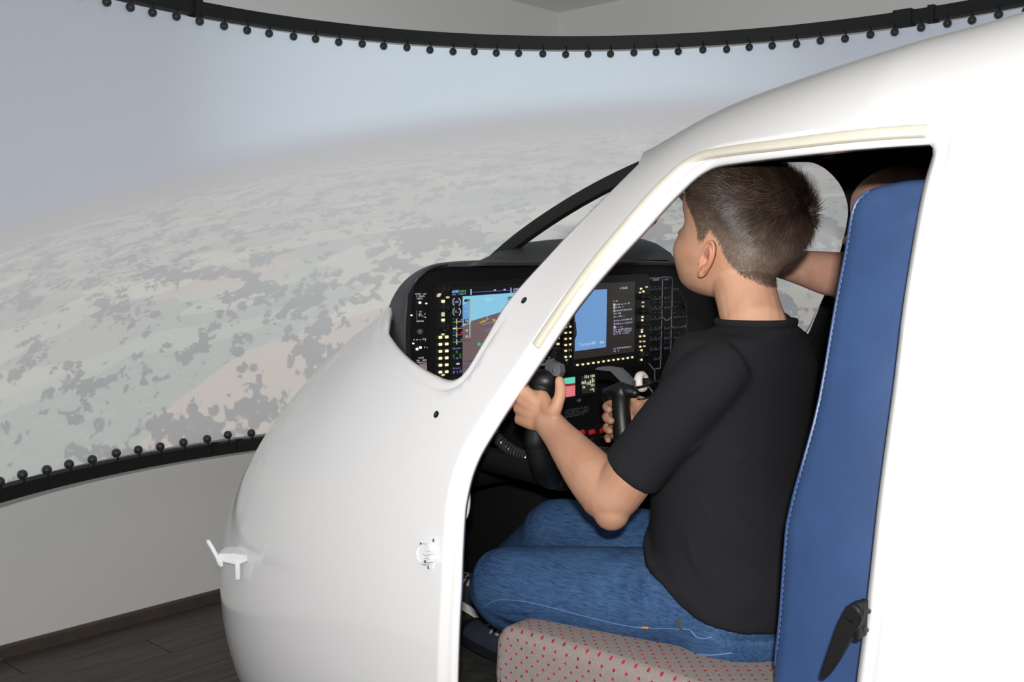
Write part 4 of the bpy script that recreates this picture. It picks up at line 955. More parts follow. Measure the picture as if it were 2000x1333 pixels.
# ------------------------------------------------------------------ people
M_SKIN_C = (214, 160, 132)
def skin_material(name, c, stub=None):
    m = mat(name, c, .55, spec=.35, sss=.12); g = NT(m); b = m.node_tree.nodes['Principled BSDF']
    tc = g.node('ShaderNodeTexCoord').outputs['Object']; cr, cg, cb = c
    col = g.mix(g.smooth(g.noise(tc, 22, 3), .35, .65), rgb(cr - 5, cg - 8, cb - 8), rgb(min(cr + 5, 255), cg + 5, cb + 5))
    a = m.node_tree.nodes.new('ShaderNodeVertexColor'); a.layer_name = 'Tint'
    sp = g.node('ShaderNodeSeparateColor', (a.outputs[0],)).outputs
    col = g.mix(g.m('MULTIPLY', sp[1], .45), col, rgb(214, 112, 92))                 # redder ears, lips, knuckles
    col = g.mix(g.m('MULTIPLY', sp[2], .40), col, rgb(cr * .62, cg * .56, cb * .54))   # darker below the shoulders
    if stub:
        col = g.mix(g.m('MULTIPLY', g.smooth(sp[0], 0.0, .55), .80), col, rgb(*stub)); col = g.mix(g.smooth(sp[0], .46, 1.0), col, rgb(38, 30, 26))
    g.put(b.inputs['Base Color'], col)
    bp = g.node('ShaderNodeBump', {'Strength': .12, 'Distance': .0006, 'Height': g.noise(tc, 700, 2)}); g.put(b.inputs['Normal'], bp.outputs[0])
    return m
def gauss(x, m_, s_): return np.exp(-((x - m_) / s_) ** 2)
class Head:
    """head as horizontal slices; own axes f (face), l (its left), u (up), centred between crown and chin"""
    U  = [-.112, -.107, -.096, -.080, -.062, -.045, -.025, 0, .028, .052, .074, .091, .102, .108]
    XF = [.058, .072, .083, .088, .090, .091, .090, .087, .094, .092, .080, .060, .036, .010]
    XB = [.015, -.020, -.050, -.062, -.072, -.082, -.092, -.099, -.102, -.100, -.088, -.068, -.044, -.016]
    HW = [.014, .026, .042, .053, .060, .0655, .0690, .0715, .0755, .0765, .071, .058, .040, .014]
    def __init__(s, centre, yaw, pitch, roll, k=1.0):
        """yaw turns the face from straight ahead towards +w"""
        f = F * math.cos(yaw) + W * math.sin(yaw); l = -(W * math.cos(yaw) - F * math.sin(yaw)); u = ZZ.copy()
        f, u = f * math.cos(pitch) + u * math.sin(pitch), u * math.cos(pitch) - f * math.sin(pitch)
        l, u = l * math.cos(roll) + u * math.sin(roll), u * math.cos(roll) - l * math.sin(roll)
        s.c, s.f, s.l, s.u, s.k = np.array(centre), f, l, u, k
    def local(s, u, th):
        """th 0 is the face, pi/2 its left side"""
        u = np.asarray(u, float); th = np.asarray(th, float)
        xf, xb, hw = pchip(s.U, s.XF, u), pchip(s.U, s.XB, u), pchip(s.U, s.HW, u)
        xc = (xf + xb) * .5; c, sn = np.cos(th), np.sin(th)
        p = 2.25; rho = 1 / (np.abs(c) ** p + np.abs(sn) ** p) ** (1 / p)
        x = xc + np.where(c > 0, xf - xc, xc - xb) * c * rho; y = hw * sn * rho
        fr = np.clip(c, 0, 1)
        x = x + .021 * gauss(u, -.028, .013) * gauss(y, 0, .011) * fr + .010 * gauss(u, -.010, .018) * gauss(y, 0, .007) * fr
        x = x - .0085 * (gauss(y, .031, .015) + gauss(y, -.031, .015)) * gauss(u, .000, .011) * fr
        x = x + .004 * gauss(u, -.058, .006) * gauss(y, 0, .018) * fr - .003 * gauss(u, -.064, .003) * gauss(y, 0, .02) * fr + .004 * gauss(u, -.071, .006) * gauss(y, 0, .015) * fr
        ck = .0065 * gauss(u, -.050, .026) * (gauss(y, .046, .022) + gauss(y, -.046, .022)) * fr ** .5
        x = x + ck; y = y + np.sign(y) * ck * .8
        return np.stack([x, y, u + 0 * th], -1)
    def world(s, P): P = np.atleast_2d(P) * s.k; return s.c + P[:, :1] * s.f + P[:, 1:2] * s.l + P[:, 2:3] * s.u
    def shape(s, mb, n=96, m=90):
        us = np.concatenate([np.linspace(-.1119, .1079, m)]); th = np.linspace(0, 2 * np.pi, n, endpoint=False)
        return mb.grid([s.world(s.local(u, th)) for u in us], closed_u=True, cap=True)
    def ear(s, side, name, m, parent, cx=-.004, cu=-.044, h=.0305):
        """pinna: a dished plate with rolled rim, inner ridge, bowl, tragus and lobe"""
        k = h / .0285; out = np.array([(.0075, .012), (.004, .022), (-.003, .0275), (-.011, .0265), (-.0175, .0195), (-.0200, .009), (-.0185, -.003), (-.0140, -.014), (-.0085, -.0225), (-.003, -.0280), (.003, -.0285), (.0065, -.023), (.0075, -.014), (.0085, -.004), (.0085, .004)]) * k
        n_a = 72; O_ = np.vstack([out, out[:1]]); O_ = dense(catmull(O_, 8)[:-1], .0002, True); O_ = O_[np.linspace(0, len(O_) - 1, n_a).astype(int)]
        c0 = np.array((-.0045, .0015)) * k; rs = np.concatenate([np.linspace(.04, .9, 22), np.linspace(.93, 1.0, 5)])
        tl = .10; rot = np.array([[math.cos(tl), -math.sin(tl)], [math.sin(tl), math.cos(tl)]]); fr, bk_ = [], []
        for r in rs:
            q = c0 + (O_ - c0) * r; x, u = q[:, 0] / k, q[:, 1] / k; rear = np.clip((.006 - x) / .012, 0, 1); lobe = np.clip((-.014 - u) / .008, 0, 1)
            y = .0015 + .27 * (.0085 - x) * (1 - .45 * lobe)
            y = y + .0034 * np.exp(-((r - .90) / .11) ** 2) * np.clip(rear + np.clip((u - .012) / .008, 0, 1), 0, 1) * (1 - lobe)
            y = y - .0024 * np.exp(-((r - .72) / .09) ** 2) * rear * (1 - lobe)
            y = y + .0022 * np.exp(-((r - .52) / .11) ** 2) * rear * (1 - lobe)
            y = y - .0085 * np.exp(-((x - .000) / .0065) ** 2 - ((u + .004) / .0085) ** 2)
            y = y + .0045 * np.exp(-((x - .0065) / .003) ** 2 - ((u + .007) / .0042) ** 2) + .002 * np.exp(-((x + .002) / .004) ** 2 - ((u + .0145) / .003) ** 2)
            y = y + .0022 * np.exp(-((x + .001) / .005) ** 2 - ((u + .0225) / .006) ** 2) - (.0012 if r > .985 else 0)
            P = q @ rot.T
            put = lambda yy: s.world(np.stack([cx + P[:, 0], side * (.0700 + yy * k), cu + P[:, 1]], -1))
            fr.append(put(y)); bk_.append(put(y - .0034 - .011 * np.clip(1 - r, 0, 1) - (.006 * np.clip((x - .001) / .006, 0, 1))))
        mb = MB().grid(fr + bk_[::-1], closed_u=True, cap=True)
        me = mb.mesh(name); ca = me.color_attributes.new('Tint', 'FLOAT_COLOR', 'POINT')
        for v in ca.data: v.color = (0, .42, 0, 1)
        return link(name, me, m, parent)
def finger(mb, pts, r0, r1): mb.tube([Lw(*p) for p in pts], list(np.linspace(r0, r1, len(pts))), 12, sub=4)
def fist(mb, side, c, axis, wrist, R=.0175, a0=None, span=3.6, k=1.0, thumb_up=True, thumb=None):
    """hand closed around a grip: c grip centre, axis up the grip, all in the cockpit frame; side -1 left hand, +1 right hand.
    angles run in the (w, s) plane: 0 is +w, 90 deg is +s"""
    axis = np.array(axis, float); axis /= np.linalg.norm(axis); c = np.array(c, float)
    e1 = np.array((0, 1.0, 0)); e1 -= axis * (e1 @ axis); e1 /= np.linalg.norm(e1); e2 = np.array((1.0, 0, 0)); e2 -= axis * (e2 @ axis); e2 /= np.linalg.norm(e2)
    P = lambda ang, r, h: c + (e1 * math.cos(ang) + e2 * math.sin(ang)) * r + axis * h
    sg = 1 if side > 0 else -1
    kn = a0                                                               # angle of the knuckles
    knuck = []
    for i, (h, ln, r) in enumerate(((.0285, 1.0, .0082), (.0100, 1.08, .0086), (-.0085, 1.02, .0083), (-.0260, .86, .0074))):
        h *= k; r *= k; rr = R + r * .92; A = [kn + sg * span * ln * t for t in (0, .14, .28, .42, .57, .72, .86, 1.0)]
        rad = [rr + .010 * k, rr + .006 * k, rr + .0025 * k, rr + .001, rr, rr + .001, rr, rr - .001]
        finger(mb, [P(a, q, h - .002 * j) for j, (a, q) in enumerate(zip(A, rad))], r * 1.1, r * .84)
        knuck.append(P(kn, rr + .011 * k, h))
        mb.ellipsoid(Lw(*P(kn + sg * .02, rr + .011 * k, h)), (.0095 * k,) * 3, n=12, m=8)
    wr = np.array(wrist, float); fore = (np.mean(knuck, axis=0) - wr)
    for i, q in enumerate(knuck):                                         # back of the hand: metacarpals to the wrist
        w_i = wr + axis * (.011 - .0075 * i) * k
        mid = (q + w_i) / 2 + P(kn - sg * 1.0, 1, 0) * 0 + (P(kn - sg * .95, 1.0, 0) - P(kn - sg * .95, 0, 0)) * .004
        mb.tube([Lw(*q), Lw(*mid), Lw(*w_i)], [.0092 * k, .0125 * k, .0135 * k], 12, sub=3)
    pc = (np.mean(knuck, axis=0) * .5 + wr * .5); toc = (c - pc); toc -= axis * (toc @ axis); toc /= np.linalg.norm(toc) + 1e-9
    mb.ellipsoid(Lw(*(pc + toc * .006)), (.022 * k, .020 * k, .030 * k), np.array(RL), n=18, m=12)
    # thumb from the side of the palm near its base
    b = wr * .62 + c * .38 + axis * .020 * k
    if thumb is not None: T = [b] + thumb
    elif thumb_up: T = [b, b * .45 + P(kn - sg * 2.3, R + .017, .036 * k) * .55, P(kn - sg * 2.75, R + .012, .046 * k), P(kn - sg * 3.3, R + .010, .054 * k), P(kn - sg * 3.9, R + .008, .058 * k)]
    else: T = [b, P(kn - sg * 2.1, R + .014, .030 * k), P(kn - sg * 2.7, R + .011, .036 * k), P(kn - sg * 3.3, R + .010, .040 * k), P(kn - sg * 3.8, R + .009, .041 * k)]
    mb.tube([Lw(*p) for p in T], [.0125 * k, .0118 * k, .0095 * k, .0090 * k, .0075 * k], 12, sub=4)
    return b
def tint(me, fn):
    ca = me.color_attributes.new('Tint', 'FLOAT_COLOR', 'POINT'); co = np.array([v.co[:] for v in me.vertices]); t = fn(co)
    ca.data.foreach_set('color', np.concatenate([t, np.ones((len(co), 1))], 1).astype(np.float32).ravel())
BW = -.325                                                                # the boy's centre line
boy = empty('person', Lw(0, BW, CZ), 'boy in black t-shirt and blue jeans holding the yoke grips', 'person')
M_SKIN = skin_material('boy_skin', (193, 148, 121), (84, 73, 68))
HC = onW(1439, 449, -.272); HC = np.array((HC[0], HC[1], HC[2]))
HD = Head(Lw(*HC), math.radians(6), math.radians(12), math.radians(0), 1.005)
# --- body: head, neck, trunk, arms with hands, legs: one skin
b = MB(); HD.shape(b)
neck_top, neck_bot = onW(1450, 545, -.285), onW(1476, 655, BW)
b.tube([Lw(*(neck_top + (.004, 0, .03))), Lw(*neck_top), Lw(*(neck_top * .5 + neck_bot * .5)), Lw(*neck_bot), Lw(*(neck_bot + (-.005, 0, -.05)))], [.050, .0485, .047, .050, .055], 20, rb=[.047, .0455, .0445, .054, .08], up=tuple(F), ends='flat', sub=3)
SPINE = [(1452, 690), (1432, 800), (1430, 930), (1438, 1050), (1448, 1180)]
sp = [onW(a, c_, BW) for a, c_ in SPINE]
trunk = [(neck_bot + (-.005, 0, -.005), .045, .05), (sp[0] + (0, 0, .012), .062, .135), (sp[0] + (0, 0, -.02), .075, .15), (sp[1], .088, .145), (sp[2], .09, .132), (sp[3], .095, .132), (sp[4], .10, .142), (sp[4] + (0, 0, -.04), .085, .13)]
def ringpts(c_, hs, hw, n=36, p=2.3):
    th = np.linspace(0, 2 * np.pi, n, endpoint=False); rho = 1 / (np.abs(np.cos(th)) ** p + np.abs(np.sin(th)) ** p) ** (1 / p)
    return [Lw(c_[0] + hs * math.cos(t) * r, c_[1] + hw * math.sin(t) * r, c_[2]) for t, r in zip(th, rho)]
b.grid([ringpts(c_, hs * (.9 if i_ < 5 else .78), hw * (.9 if i_ < 5 else .8)) for i_, (c_, hs, hw) in enumerate(trunk)], closed_u=True, cap=True)
shL, shR = onW(1368, 758, -.470), np.array((.03, -.225, -.150))
elL = onW(1192, 975, -.515); wrL = onW(1068, 822, -.482)
elR = np.array((.115, -.165, -.345)); wrR = np.array((.240, -.200, -.285))
def arm(mb, sh, el, wr, k=1.0):
    d1, d2 = el - sh, wr - el
    mb.tube([Lw(*p) for p in (sh, sh + d1 * .35, sh + d1 * .7, el - d1 * .02, el + d2 * .12, el + d2 * .35, el + d2 * .6, el + d2 * .82, wr)],
            [.038 * k, .037 * k, .0375 * k, .0385 * k, .040 * k, .0385 * k, .032 * k, .0262 * k, .0245 * k], 20, rb=[.038 * k, .038 * k, .038 * k, .0375 * k, .038 * k, .036 * k, .030 * k, .0235 * k, .0215 * k], sub=4)
    mb.ellipsoid(Lw(*(el - (d2 / np.linalg.norm(d2)) * .016 + (d1 / np.linalg.norm(d1)) * .012)), (.027, .027, .027), n=16, m=10)
arm(b, shL, elL, wrL); arm(b, shR, elR, wrR)
gl_c = onW(1056, 783, GL[1]); fist(b, -1, gl_c, (.08, 0, 1), wrL + (.008, 0, .006), R=.0185, a0=math.radians(150), span=2.5, k=1.04, thumb=[onW(*p) for p in ((1078, 806, -.490), (1090, 785, -.486), (1095, 764, -.480), (1093, 744, -.474))])
gr_c = onW(1213, 815, GR[1]); fist(b, +1, gr_c, (.03, 0, 1), wrR + (.004, 0, 0), R=.0175, a0=math.radians(2), span=2.72, k=1.0, thumb=[onW(*p) for p in ((1243, 800, -.222), (1241, 786, -.228), (1236, 776, -.234), (1228, 769, -.240))])
hipL, hipR = np.array((-.01, BW - .075, -.508)), np.array((-.01, BW + .075, -.508))
knL, knR = onW(990, 1142, -.462), onW(1092, 1038, -.255)
anL, anR = np.array((.462, -.305, -.690)), np.array((.705, -.150, -.680))
for h_, k_, a_ in ((hipL, knL, anL), (hipR, knR, anR)):
    b.tube([Lw(*p) for p in (h_, h_ * .5 + k_ * .5, k_, k_ * .5 + a_ * .5, a_)], [.048, .050, .046, .038, .030], 16, sub=4)
me = remeshed(b, .0026, 6, .5, 'body')
def boy_tint(co):
    r = co - HD.c; x, y, u = r @ HD.f / HD.k, r @ HD.l / HD.k, r @ HD.u / HD.k
    n_ = hair_density(x, y, u); t = np.zeros((len(co), 3)); t[:, 0] = n_ * (np.abs(u) < .2)
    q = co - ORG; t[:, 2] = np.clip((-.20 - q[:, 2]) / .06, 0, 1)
    t[:, 1] = .55 * gauss(u, -.066, .009) * gauss(y, 0, .02) * (x > .05) + .10 * gauss(u, -.045, .03) * (x > .03)
    return t
def hairline(x, y, u):
    """signed margin: positive inside the hair"""
    th = np.arctan2(np.abs(y), x)                                         # 0 face .. pi nape
    xs = [0, .55, .85, 1.02, 1.18, 1.32, 1.45, 1.62, 1.85, 2.15, 2.5, 2.8, math.pi]
    lo = [.070, .070, .060, .036, .006, -.022, -.022, .000, -.014, -.042, -.060, -.068, -.070]
    return u - np.interp(th, xs, lo)
def hair_density(x, y, u):
    return np.clip(hairline(x, y, u) / .014 + .15, 0, 1) * (.36 + .14 * np.clip((u + .04) / .06, 0, 1) + .48 * np.clip((u + .012 + .050 * np.clip((-x - .02) / .08, 0, 1)) / .085, 0, 1) ** 1.5)
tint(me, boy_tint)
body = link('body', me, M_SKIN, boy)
earL = HD.ear(1, 'ear', M_SKIN, boy); HD.ear(-1, 'ear', M_SKIN, boy)
# eyes, brows, lashes
M_EYE = mat('eye_white', (236, 232, 228), .15); M_IRIS = mat('brown_iris', (52, 34, 24), .1)
for sd in (1, -1):
    c_ = HD.world(np.array((.0615, sd * .031, .000)))[0]
    ey = obj('eye', MB().ellipsoid(c_, (.0112, .0112, .0112)), M_EYE, boy, smooth=True)
    obj('iris', MB().ellipsoid(c_ + HD.f * .0075, (.0046, .0046, .0046)), M_IRIS, ey, smooth=True)
    lid = MB()
    for z0, z1, q in ((.004, .0085, 1), (-.0045, -.0085, -1)):
        lid.tube([HD.world(np.array((.0605 + .0118 * math.cos(a) * .8 + .002, sd * (.031 + .0125 * math.sin(a)), (z0 if 1 else 0) + (z1 - z0) * .3 * math.cos(a))))[0] for a in np.linspace(-1.25, 1.25, 9)], .0021, 8)
    o_ = obj('eyelid', lid, M_SKIN, ey, smooth=True)
# --- hair: cap and strands
M_HAIR = bpy.data.materials.new('brown_hair'); M_HAIR.use_nodes = True; g = NT(M_HAIR); bb = M_HAIR.node_tree.nodes['Principled BSDF']
a = M_HAIR.node_tree.nodes.new('ShaderNodeVertexColor'); a.layer_name = 'Tint'; M_HAIR.node_tree.links.new(a.outputs[0], bb.inputs['Base Color'])
bb.inputs['Roughness'].default_value = .45; bb.inputs['Specular IOR Level'].default_value = .32
WH = np.array((-.092, -.018, .050))                                        # whorl at the back of the crown
def head_normal(u, th):
    e_ = 1e-3; a_, b_ = HD.local(u + e_, th) - HD.local(u - e_, th), HD.local(u, th + e_) - HD.local(u, th - e_)
    n_ = np.cross(b_, a_); n_ /= np.linalg.norm(n_, axis=-1)[:, None] + 1e-12; return n_
from mathutils.bvhtree import BVHTree
SCALP = BVHTree.FromPolygons([v.co[:] for v in me.vertices], [p.vertices[:] for p in me.polygons])
def grow(n, tall):
    rng = np.random.default_rng(3 if tall else 5)
    u = rng.uniform(-.109, .1078, n * 3); th = rng.uniform(0, 2 * np.pi, n * 3)
    P = HD.local(u, th); wgt = pchip(HD.U, HD.HW, u) / .077
    N = head_normal(u, th); N[(N * (P - np.array((0, 0, -.01)))).sum(1) < 0] *= -1
    mrg = hairline(P[:, 0], P[:, 1], u) + rng.normal(0, .0025, n * 3)
    top = np.clip((u + .004 + .050 * np.clip((-P[:, 0] - .02) / .08, 0, 1)) / .080, 0, 1); top = top * top * (3 - 2 * top)
    keep_ = (mrg > 0) & (rng.random(n * 3) < wgt) & ((top > .02) if tall else (top < .9))
    P, N, u, mrg, top = P[keep_][:n], N[keep_][:n], u[keep_][:n], mrg[keep_][:n], top[keep_][:n]
    Pw = HD.world(P); hit = [SCALP.find_nearest(Vector(q)) for q in Pw]                     # root every strand on the grown skin
    co = np.array([h_[0] for h_ in hit]) - HD.c; no = np.array([h_[1] for h_ in hit])
    P = np.stack([co @ HD.f, co @ HD.l, co @ HD.u], -1) / HD.k; N = np.stack([no @ HD.f, no @ HD.l, no @ HD.u], -1)
    d = P - WH; dist_ = np.linalg.norm(d, axis=1)[:, None] + 1e-6; flow = d / dist_
    swirl = np.cross(N, flow); near_ = np.exp(-(dist_ / .045) ** 2)
    flow = flow + swirl * (.25 + .9 * near_)
    side_ = np.clip((.045 - u) / .05, 0, 1)[:, None]; flow = flow * (1 - .75 * side_) + np.array((-.12, 0, -1.0)) * side_ * .9
    frn = (np.clip(P[:, 0] / .08, 0, 1) * top)[:, None]; flow = flow + np.array((.25, -.25, .0)) * frn
    clump = np.stack([np.sin(P[:, 0] * 260 + 3 * np.sin(P[:, 2] * 190)), np.sin(P[:, 1] * 240 + 2 * np.sin(P[:, 0] * 170)), np.sin(P[:, 2] * 230 + P[:, 1] * 120)], -1)
    flow = flow + .28 * clump * top[:, None] + rng.normal(0, .22, P.shape)
    flow -= N * (flow * N).sum(1)[:, None]; flow /= np.linalg.norm(flow, axis=1)[:, None] + 1e-9
    Ln = (.0058 + .023 * top ** 1.25) * np.clip(.35 + mrg / .02, .35, 1) * (1 - .55 * np.clip(P[:, 0] / .07, 0, 1) * np.clip((.085 - u) / .03, 0, 1)) * rng.uniform(.7, 1.15, len(P))
    lift = .75 + .15 * (1 - top) + rng.normal(0, .16, len(P)); lift += .35 * np.exp(-(dist_[:, 0] / .02) ** 2)
    return P, N, flow, Ln, lift, top, mrg
def strands(n, tall, width, data=None):
    P, N, flow, Ln, lift, top, mrg = data or grow(n, tall); k_ = len(P); rng = np.random.default_rng(9)
    S = np.cross(flow, N); seg = 3; V = []; pts_ = []
    for j in range(seg + 1):
        t = j / seg; q = P + Ln[:, None] * (N * (lift[:, None] * (t - .42 * t * t)) + flow * (t * (.55 + .45 * t) + .12 * t))
        pts_.append(q)
    for j in range(seg):
        t = j / seg; wv = width * (1 - .75 * t) * (.8 + .4 * top)[:, None]; V += [pts_[j] - S * wv, pts_[j] + S * wv]
    V.append(pts_[seg]); V = np.stack(V, 1).reshape(-1, 3); m_ = seg * 2 + 1; base_ = np.arange(k_)[:, None] * m_
    quads = np.concatenate([base_ + np.array([[2 * j, 2 * j + 1, 2 * j + 3, 2 * j + 2]]) for j in range(seg - 1)], 0); tris = base_ + np.array([[2 * seg - 2, 2 * seg - 1, 2 * seg]])
    c0, c1 = np.array(lin((26, 20, 17))), np.array(lin((98, 78, 64))); cell = np.floor(P / .0065).astype(int); hsh = np.abs(np.sin(cell @ np.array((12.9898, 78.233, 37.719))) * 43758.5453) % 1.0; tt_ = np.clip(.55 * hsh ** 2.2 + .55 * rng.beta(1.2, 3.0, k_), 0, 1)[:, None]; tt_ = np.clip(tt_ + .30 * (1 - top)[:, None], 0, 1)
    cl = np.array(lin((138, 120, 108))); cs_ = c0 * (1 - tt_) + c1 * tt_; lw_ = np.clip((.04 - (P[:, 2])) / .05, 0, 1)[:, None] * (.15 + .7 * rng.random((k_, 1)) ** 2); colr = np.repeat(cs_ * (1 - lw_) + cl * lw_, m_, 0)
    return HD.world(V), quads.tolist() + tris.tolist(), colr
V1, f1, c1_ = strands(60000, True, .00046); V2_, f2, c2_ = strands(40000, False, .00036)
# the clipped nape grows on the neck as well
def nape(n):
    rng = np.random.default_rng(11); co = np.array([v.co[:] for v in me.vertices]); no = np.array([v.normal[:] for v in me.vertices])
    r = co - HD.c; P = np.stack([r @ HD.f, r @ HD.l, r @ HD.u], -1) / HD.k; N = np.stack([no @ HD.f, no @ HD.l, no @ HD.u], -1)
    mrg = hairline(P[:, 0], P[:, 1], P[:, 2]); ok_ = np.where((mrg > .001) & (P[:, 2] < -.025) & (P[:, 2] > -.125) & (P[:, 0] < .0))[0]
    i = rng.choice(ok_, n); P, N, mrg = P[i] + rng.normal(0, .0009, (n, 3)), N[i], mrg[i]
    keep_ = rng.random(n) < np.clip(.35 + mrg / .02, 0, 1); P, N, mrg = P[keep_], N[keep_], mrg[keep_]; n = len(P)
    flow = np.array((-.15, 0, -1.0)) + rng.normal(0, .25, (n, 3)); flow -= N * (flow * N).sum(1)[:, None]; flow /= np.linalg.norm(flow, axis=1)[:, None]
    return P, N, flow, np.full(n, .0048) * rng.uniform(.7, 1.2, n), .5 + rng.normal(0, .12, n), np.zeros(n), mrg
V3, f3, c3_ = strands(0, False, .00034, nape(16000))
V2_, f2, c2_ = np.vstack([V2_, V3]), f2 + [[i + len(V2_) for i in q] for q in f3], np.vstack([c2_, c3_])
allv = np.vstack([V1, V2_]); o1, o2 = 0, len(V1)
allf = [[i + o1 for i in q] for q in f1] + [[i + o2 for i in q] for q in f2]
hme = bpy.data.meshes.new('hair'); hme.from_pydata(allv.tolist(), [], allf)
ca = hme.color_attributes.new('Tint', 'FLOAT_COLOR', 'POINT'); ca.data.foreach_set('color', np.concatenate([np.vstack([c1_, c2_]), np.ones((len(allv), 1))], 1).astype(np.float32).ravel())
hme.polygons.foreach_set('use_smooth', [True] * len(hme.polygons))
tag(link('hair', hme, M_HAIR, boy), kind='stuff')
# --- t-shirt
M_TEE = mat('black_jersey', (31, 31, 34), .92, spec=.12, bump=(900, .25))
tee = MB(); infl = [.010, .010, .012, .012, .014, .018, .022, .02]
ring_ = [(c_, hs + q, hw + q) for (c_, hs, hw), q in zip(trunk, infl)]
cc0 = neck_bot
neckring = (cc0 + (.000, 0, .018), .053, .060)
T_ = [neckring, (cc0 + (-.002, 0, .006), .064, .080), (sp[0] + (0, 0, .030), .078, .128)] + ring_[2:6] + [(sp[4] + (.004, 0, .055), .122, .166)]
rows = [ringpts(c_, hs, hw, 48) for c_, hs, hw in T_]
def hem(k_):
    out = []
    for p in ringpts(sp[4] + (.006, 0, 0), .126, .172, 48):
        r = p - ORG; s_ = r @ F; out.append(Lw(s_, r @ W, -.515 - k_ + (.72 * s_ if s_ > 0 else .22 * s_)))
    return out
rows += [hem(-.02), hem(0)]
tee.grid(rows, closed_u=True, cap=True)
for sh_ in (shL, shR): tee.tube([Lw(*(cc0 + (-.004, 0, -.028))), Lw(*(cc0 * .5 + sh_ * .5 + (-.002, 0, -.006))), Lw(*(sh_ + (0, 0, -.004)))], [.05, .046, .042], 16, sub=3)
def sleeve(mb, sh, el, t1, k=1.0):
    d = el - sh; inw = np.array((0, .02 * (1 if sh[1] < BW else -1), 0))
    mb.tube([Lw(*(sh - d * .22 + inw * 1.6)), Lw(*(sh - d * .06 + inw * .3)), Lw(*(sh + d * t1 * .35)), Lw(*(sh + d * t1 * .75)), Lw(*(sh + d * t1))], [.038 * k, .047 * k, .048 * k, .047 * k, .0475 * k], 24, rb=[.038 * k, .047 * k, .048 * k, .049 * k, .051 * k], ends='flat', sub=3)
sleeve(tee, shL, elL, .77, 1.0); sleeve(tee, shR, elR, .80, .95)
# creases fanning from the armpit and the waist
from mathutils.bvhtree import BVHTree
def bvh_of(me): return BVHTree.FromPolygons([v.co[:] for v in me.vertices], [p.vertices[:] for p in me.polygons])
def creased(mb, voxel, folds, name, soft=6):
    """grow the cloth, lay low folds on its surface along the lines where the photograph shows them, grow again"""
    me = remeshed(mb, voxel, soft, .5, name); bv_ = bvh_of(me); o = MB(); o.v = [tuple(v.co) for v in me.vertices]; o.f = [tuple(p.vertices) for p in me.polygons]
    for pts, r in folds:
        P_ = []
        for p in sampled(px_curve([q[:2] for q in pts], 6), 26):
            h_ = bv_.ray_cast(Vector(EYE), Vector(ray(*p)).normalized())
            if h_[0] is not None: P_.append((np.array(h_[0]), np.array(h_[1])))
        if len(P_) < 6: continue
        n_ = len(P_); Q_ = np.array([a_ - n2 * r * .45 for a_, n2 in P_]); Q_[1:-1] = (Q_[:-2] + Q_[1:-1] * 2 + Q_[2:]) / 4
        rad = [r * (.25 + .75 * math.sin(math.pi * (i + .5) / n_)) for i in range(n_)]
        if np.max(np.linalg.norm(np.diff(Q_, axis=0), axis=1)) < .03: o.tube(Q_, rad, 8)
    out = remeshed(o, voxel, 4, .5, name); bpy.data.meshes.remove(me); return out
TEE_FOLDS = []
TEE_FOLDS = [([(1375, 900), (1420, 893), (1480, 908), (1545, 955)], .007), ([(1352, 935), (1392, 1020), (1450, 1095), (1520, 1150)], .008), ([(1335, 990), (1350, 1080), (1395, 1150), (1450, 1195), (1505, 1215)], .009), ([(1300, 1070), (1330, 1150), (1390, 1215), (1460, 1252)], .007), ([(1385, 920), (1420, 980), (1470, 1040), (1530, 1090)], .006), ([(1370, 1175), (1400, 1178), (1425, 1176), (1460, 1190), (1505, 1200)], .006), ([(1330, 900), (1352, 880), (1385, 850)], .007), ([(1345, 745), (1370, 800), (1392, 830)], .006)]
tme = creased(tee, .0040, TEE_FOLDS, 't_shirt', 24); shirt = link('t_shirt', tme, M_TEE, boy)
nk = [Lw(*((np.array(p) - 0))) for p in [(c_[0], c_[1], c_[2]) for c_ in [cc0]]]
ring0 = ringpts(cc0 + (.000, 0, .0195), .0545, .0615, 48); obj('collar', MB().grid([[p + (np.array(p) - np.mean(ring0, axis=0)) * .0 + ZZ * 0 for p in ring0], ring0], closed_u=True) if 0 else MB().grid([[np.array(p) + (np.array(p) - Lw(*cc0)) * .06 * math.cos(a) + ZZ * .006 * math.sin(a) for p in ring0] for a in np.linspace(0, 2 * math.pi, 10, endpoint=False)], closed_u=True, closed_v=True), M_TEE, shirt, smooth=True)
# --- jeans
def denim():
    m = mat('blue_denim', (52, 86, 136), .85, spec=.15); g = NT(m); b_ = m.node_tree.nodes['Principled BSDF']; tc = g.node('ShaderNodeTexCoord').outputs['Object']
    q = g.v('SUBTRACT', tc, tuple(ORG)); s_ = g.v('DOT_PRODUCT', q, tuple(F)); w_ = g.v('DOT_PRODUCT', q, tuple(W)); z_ = g.v('DOT_PRODUCT', q, (0, 0, 1.0))
    L_ = g.node('ShaderNodeCombineXYZ', (s_, w_, z_)).outputs[0]
    n1 = g.noise(g.v('MULTIPLY', L_, (45, 420, 420)), 1.0, 4); n2 = g.noise(L_, 14, 4); n3 = g.noise(g.v('MULTIPLY', L_, (500, 500, 60)), 1.0, 2)
    k_ = g.m('ADD', g.m('MULTIPLY', n1, .5), g.m('ADD', g.m('MULTIPLY', n2, .35), g.m('MULTIPLY', n3, .15)))
    g.put(b_.inputs['Base Color'], g.mix(g.smooth(k_, .34, .66), rgb(35, 57, 92), rgb(62, 91, 127)))
    bp = g.node('ShaderNodeBump', {'Strength': .35, 'Distance': .0012, 'Height': g.m('ADD', n1, g.m('MULTIPLY', g.noise(g.v('MULTIPLY', L_, (60, 60, 30)), 1.0, 3), .8))}); g.put(b_.inputs['Normal'], bp.outputs[0]); return m
M_JEAN = denim(); M_THR = mat('pale_denim_thread', (92, 124, 164), .8); M_ORG = mat('ochre_thread', (190, 130, 50), .8)
jn = MB()
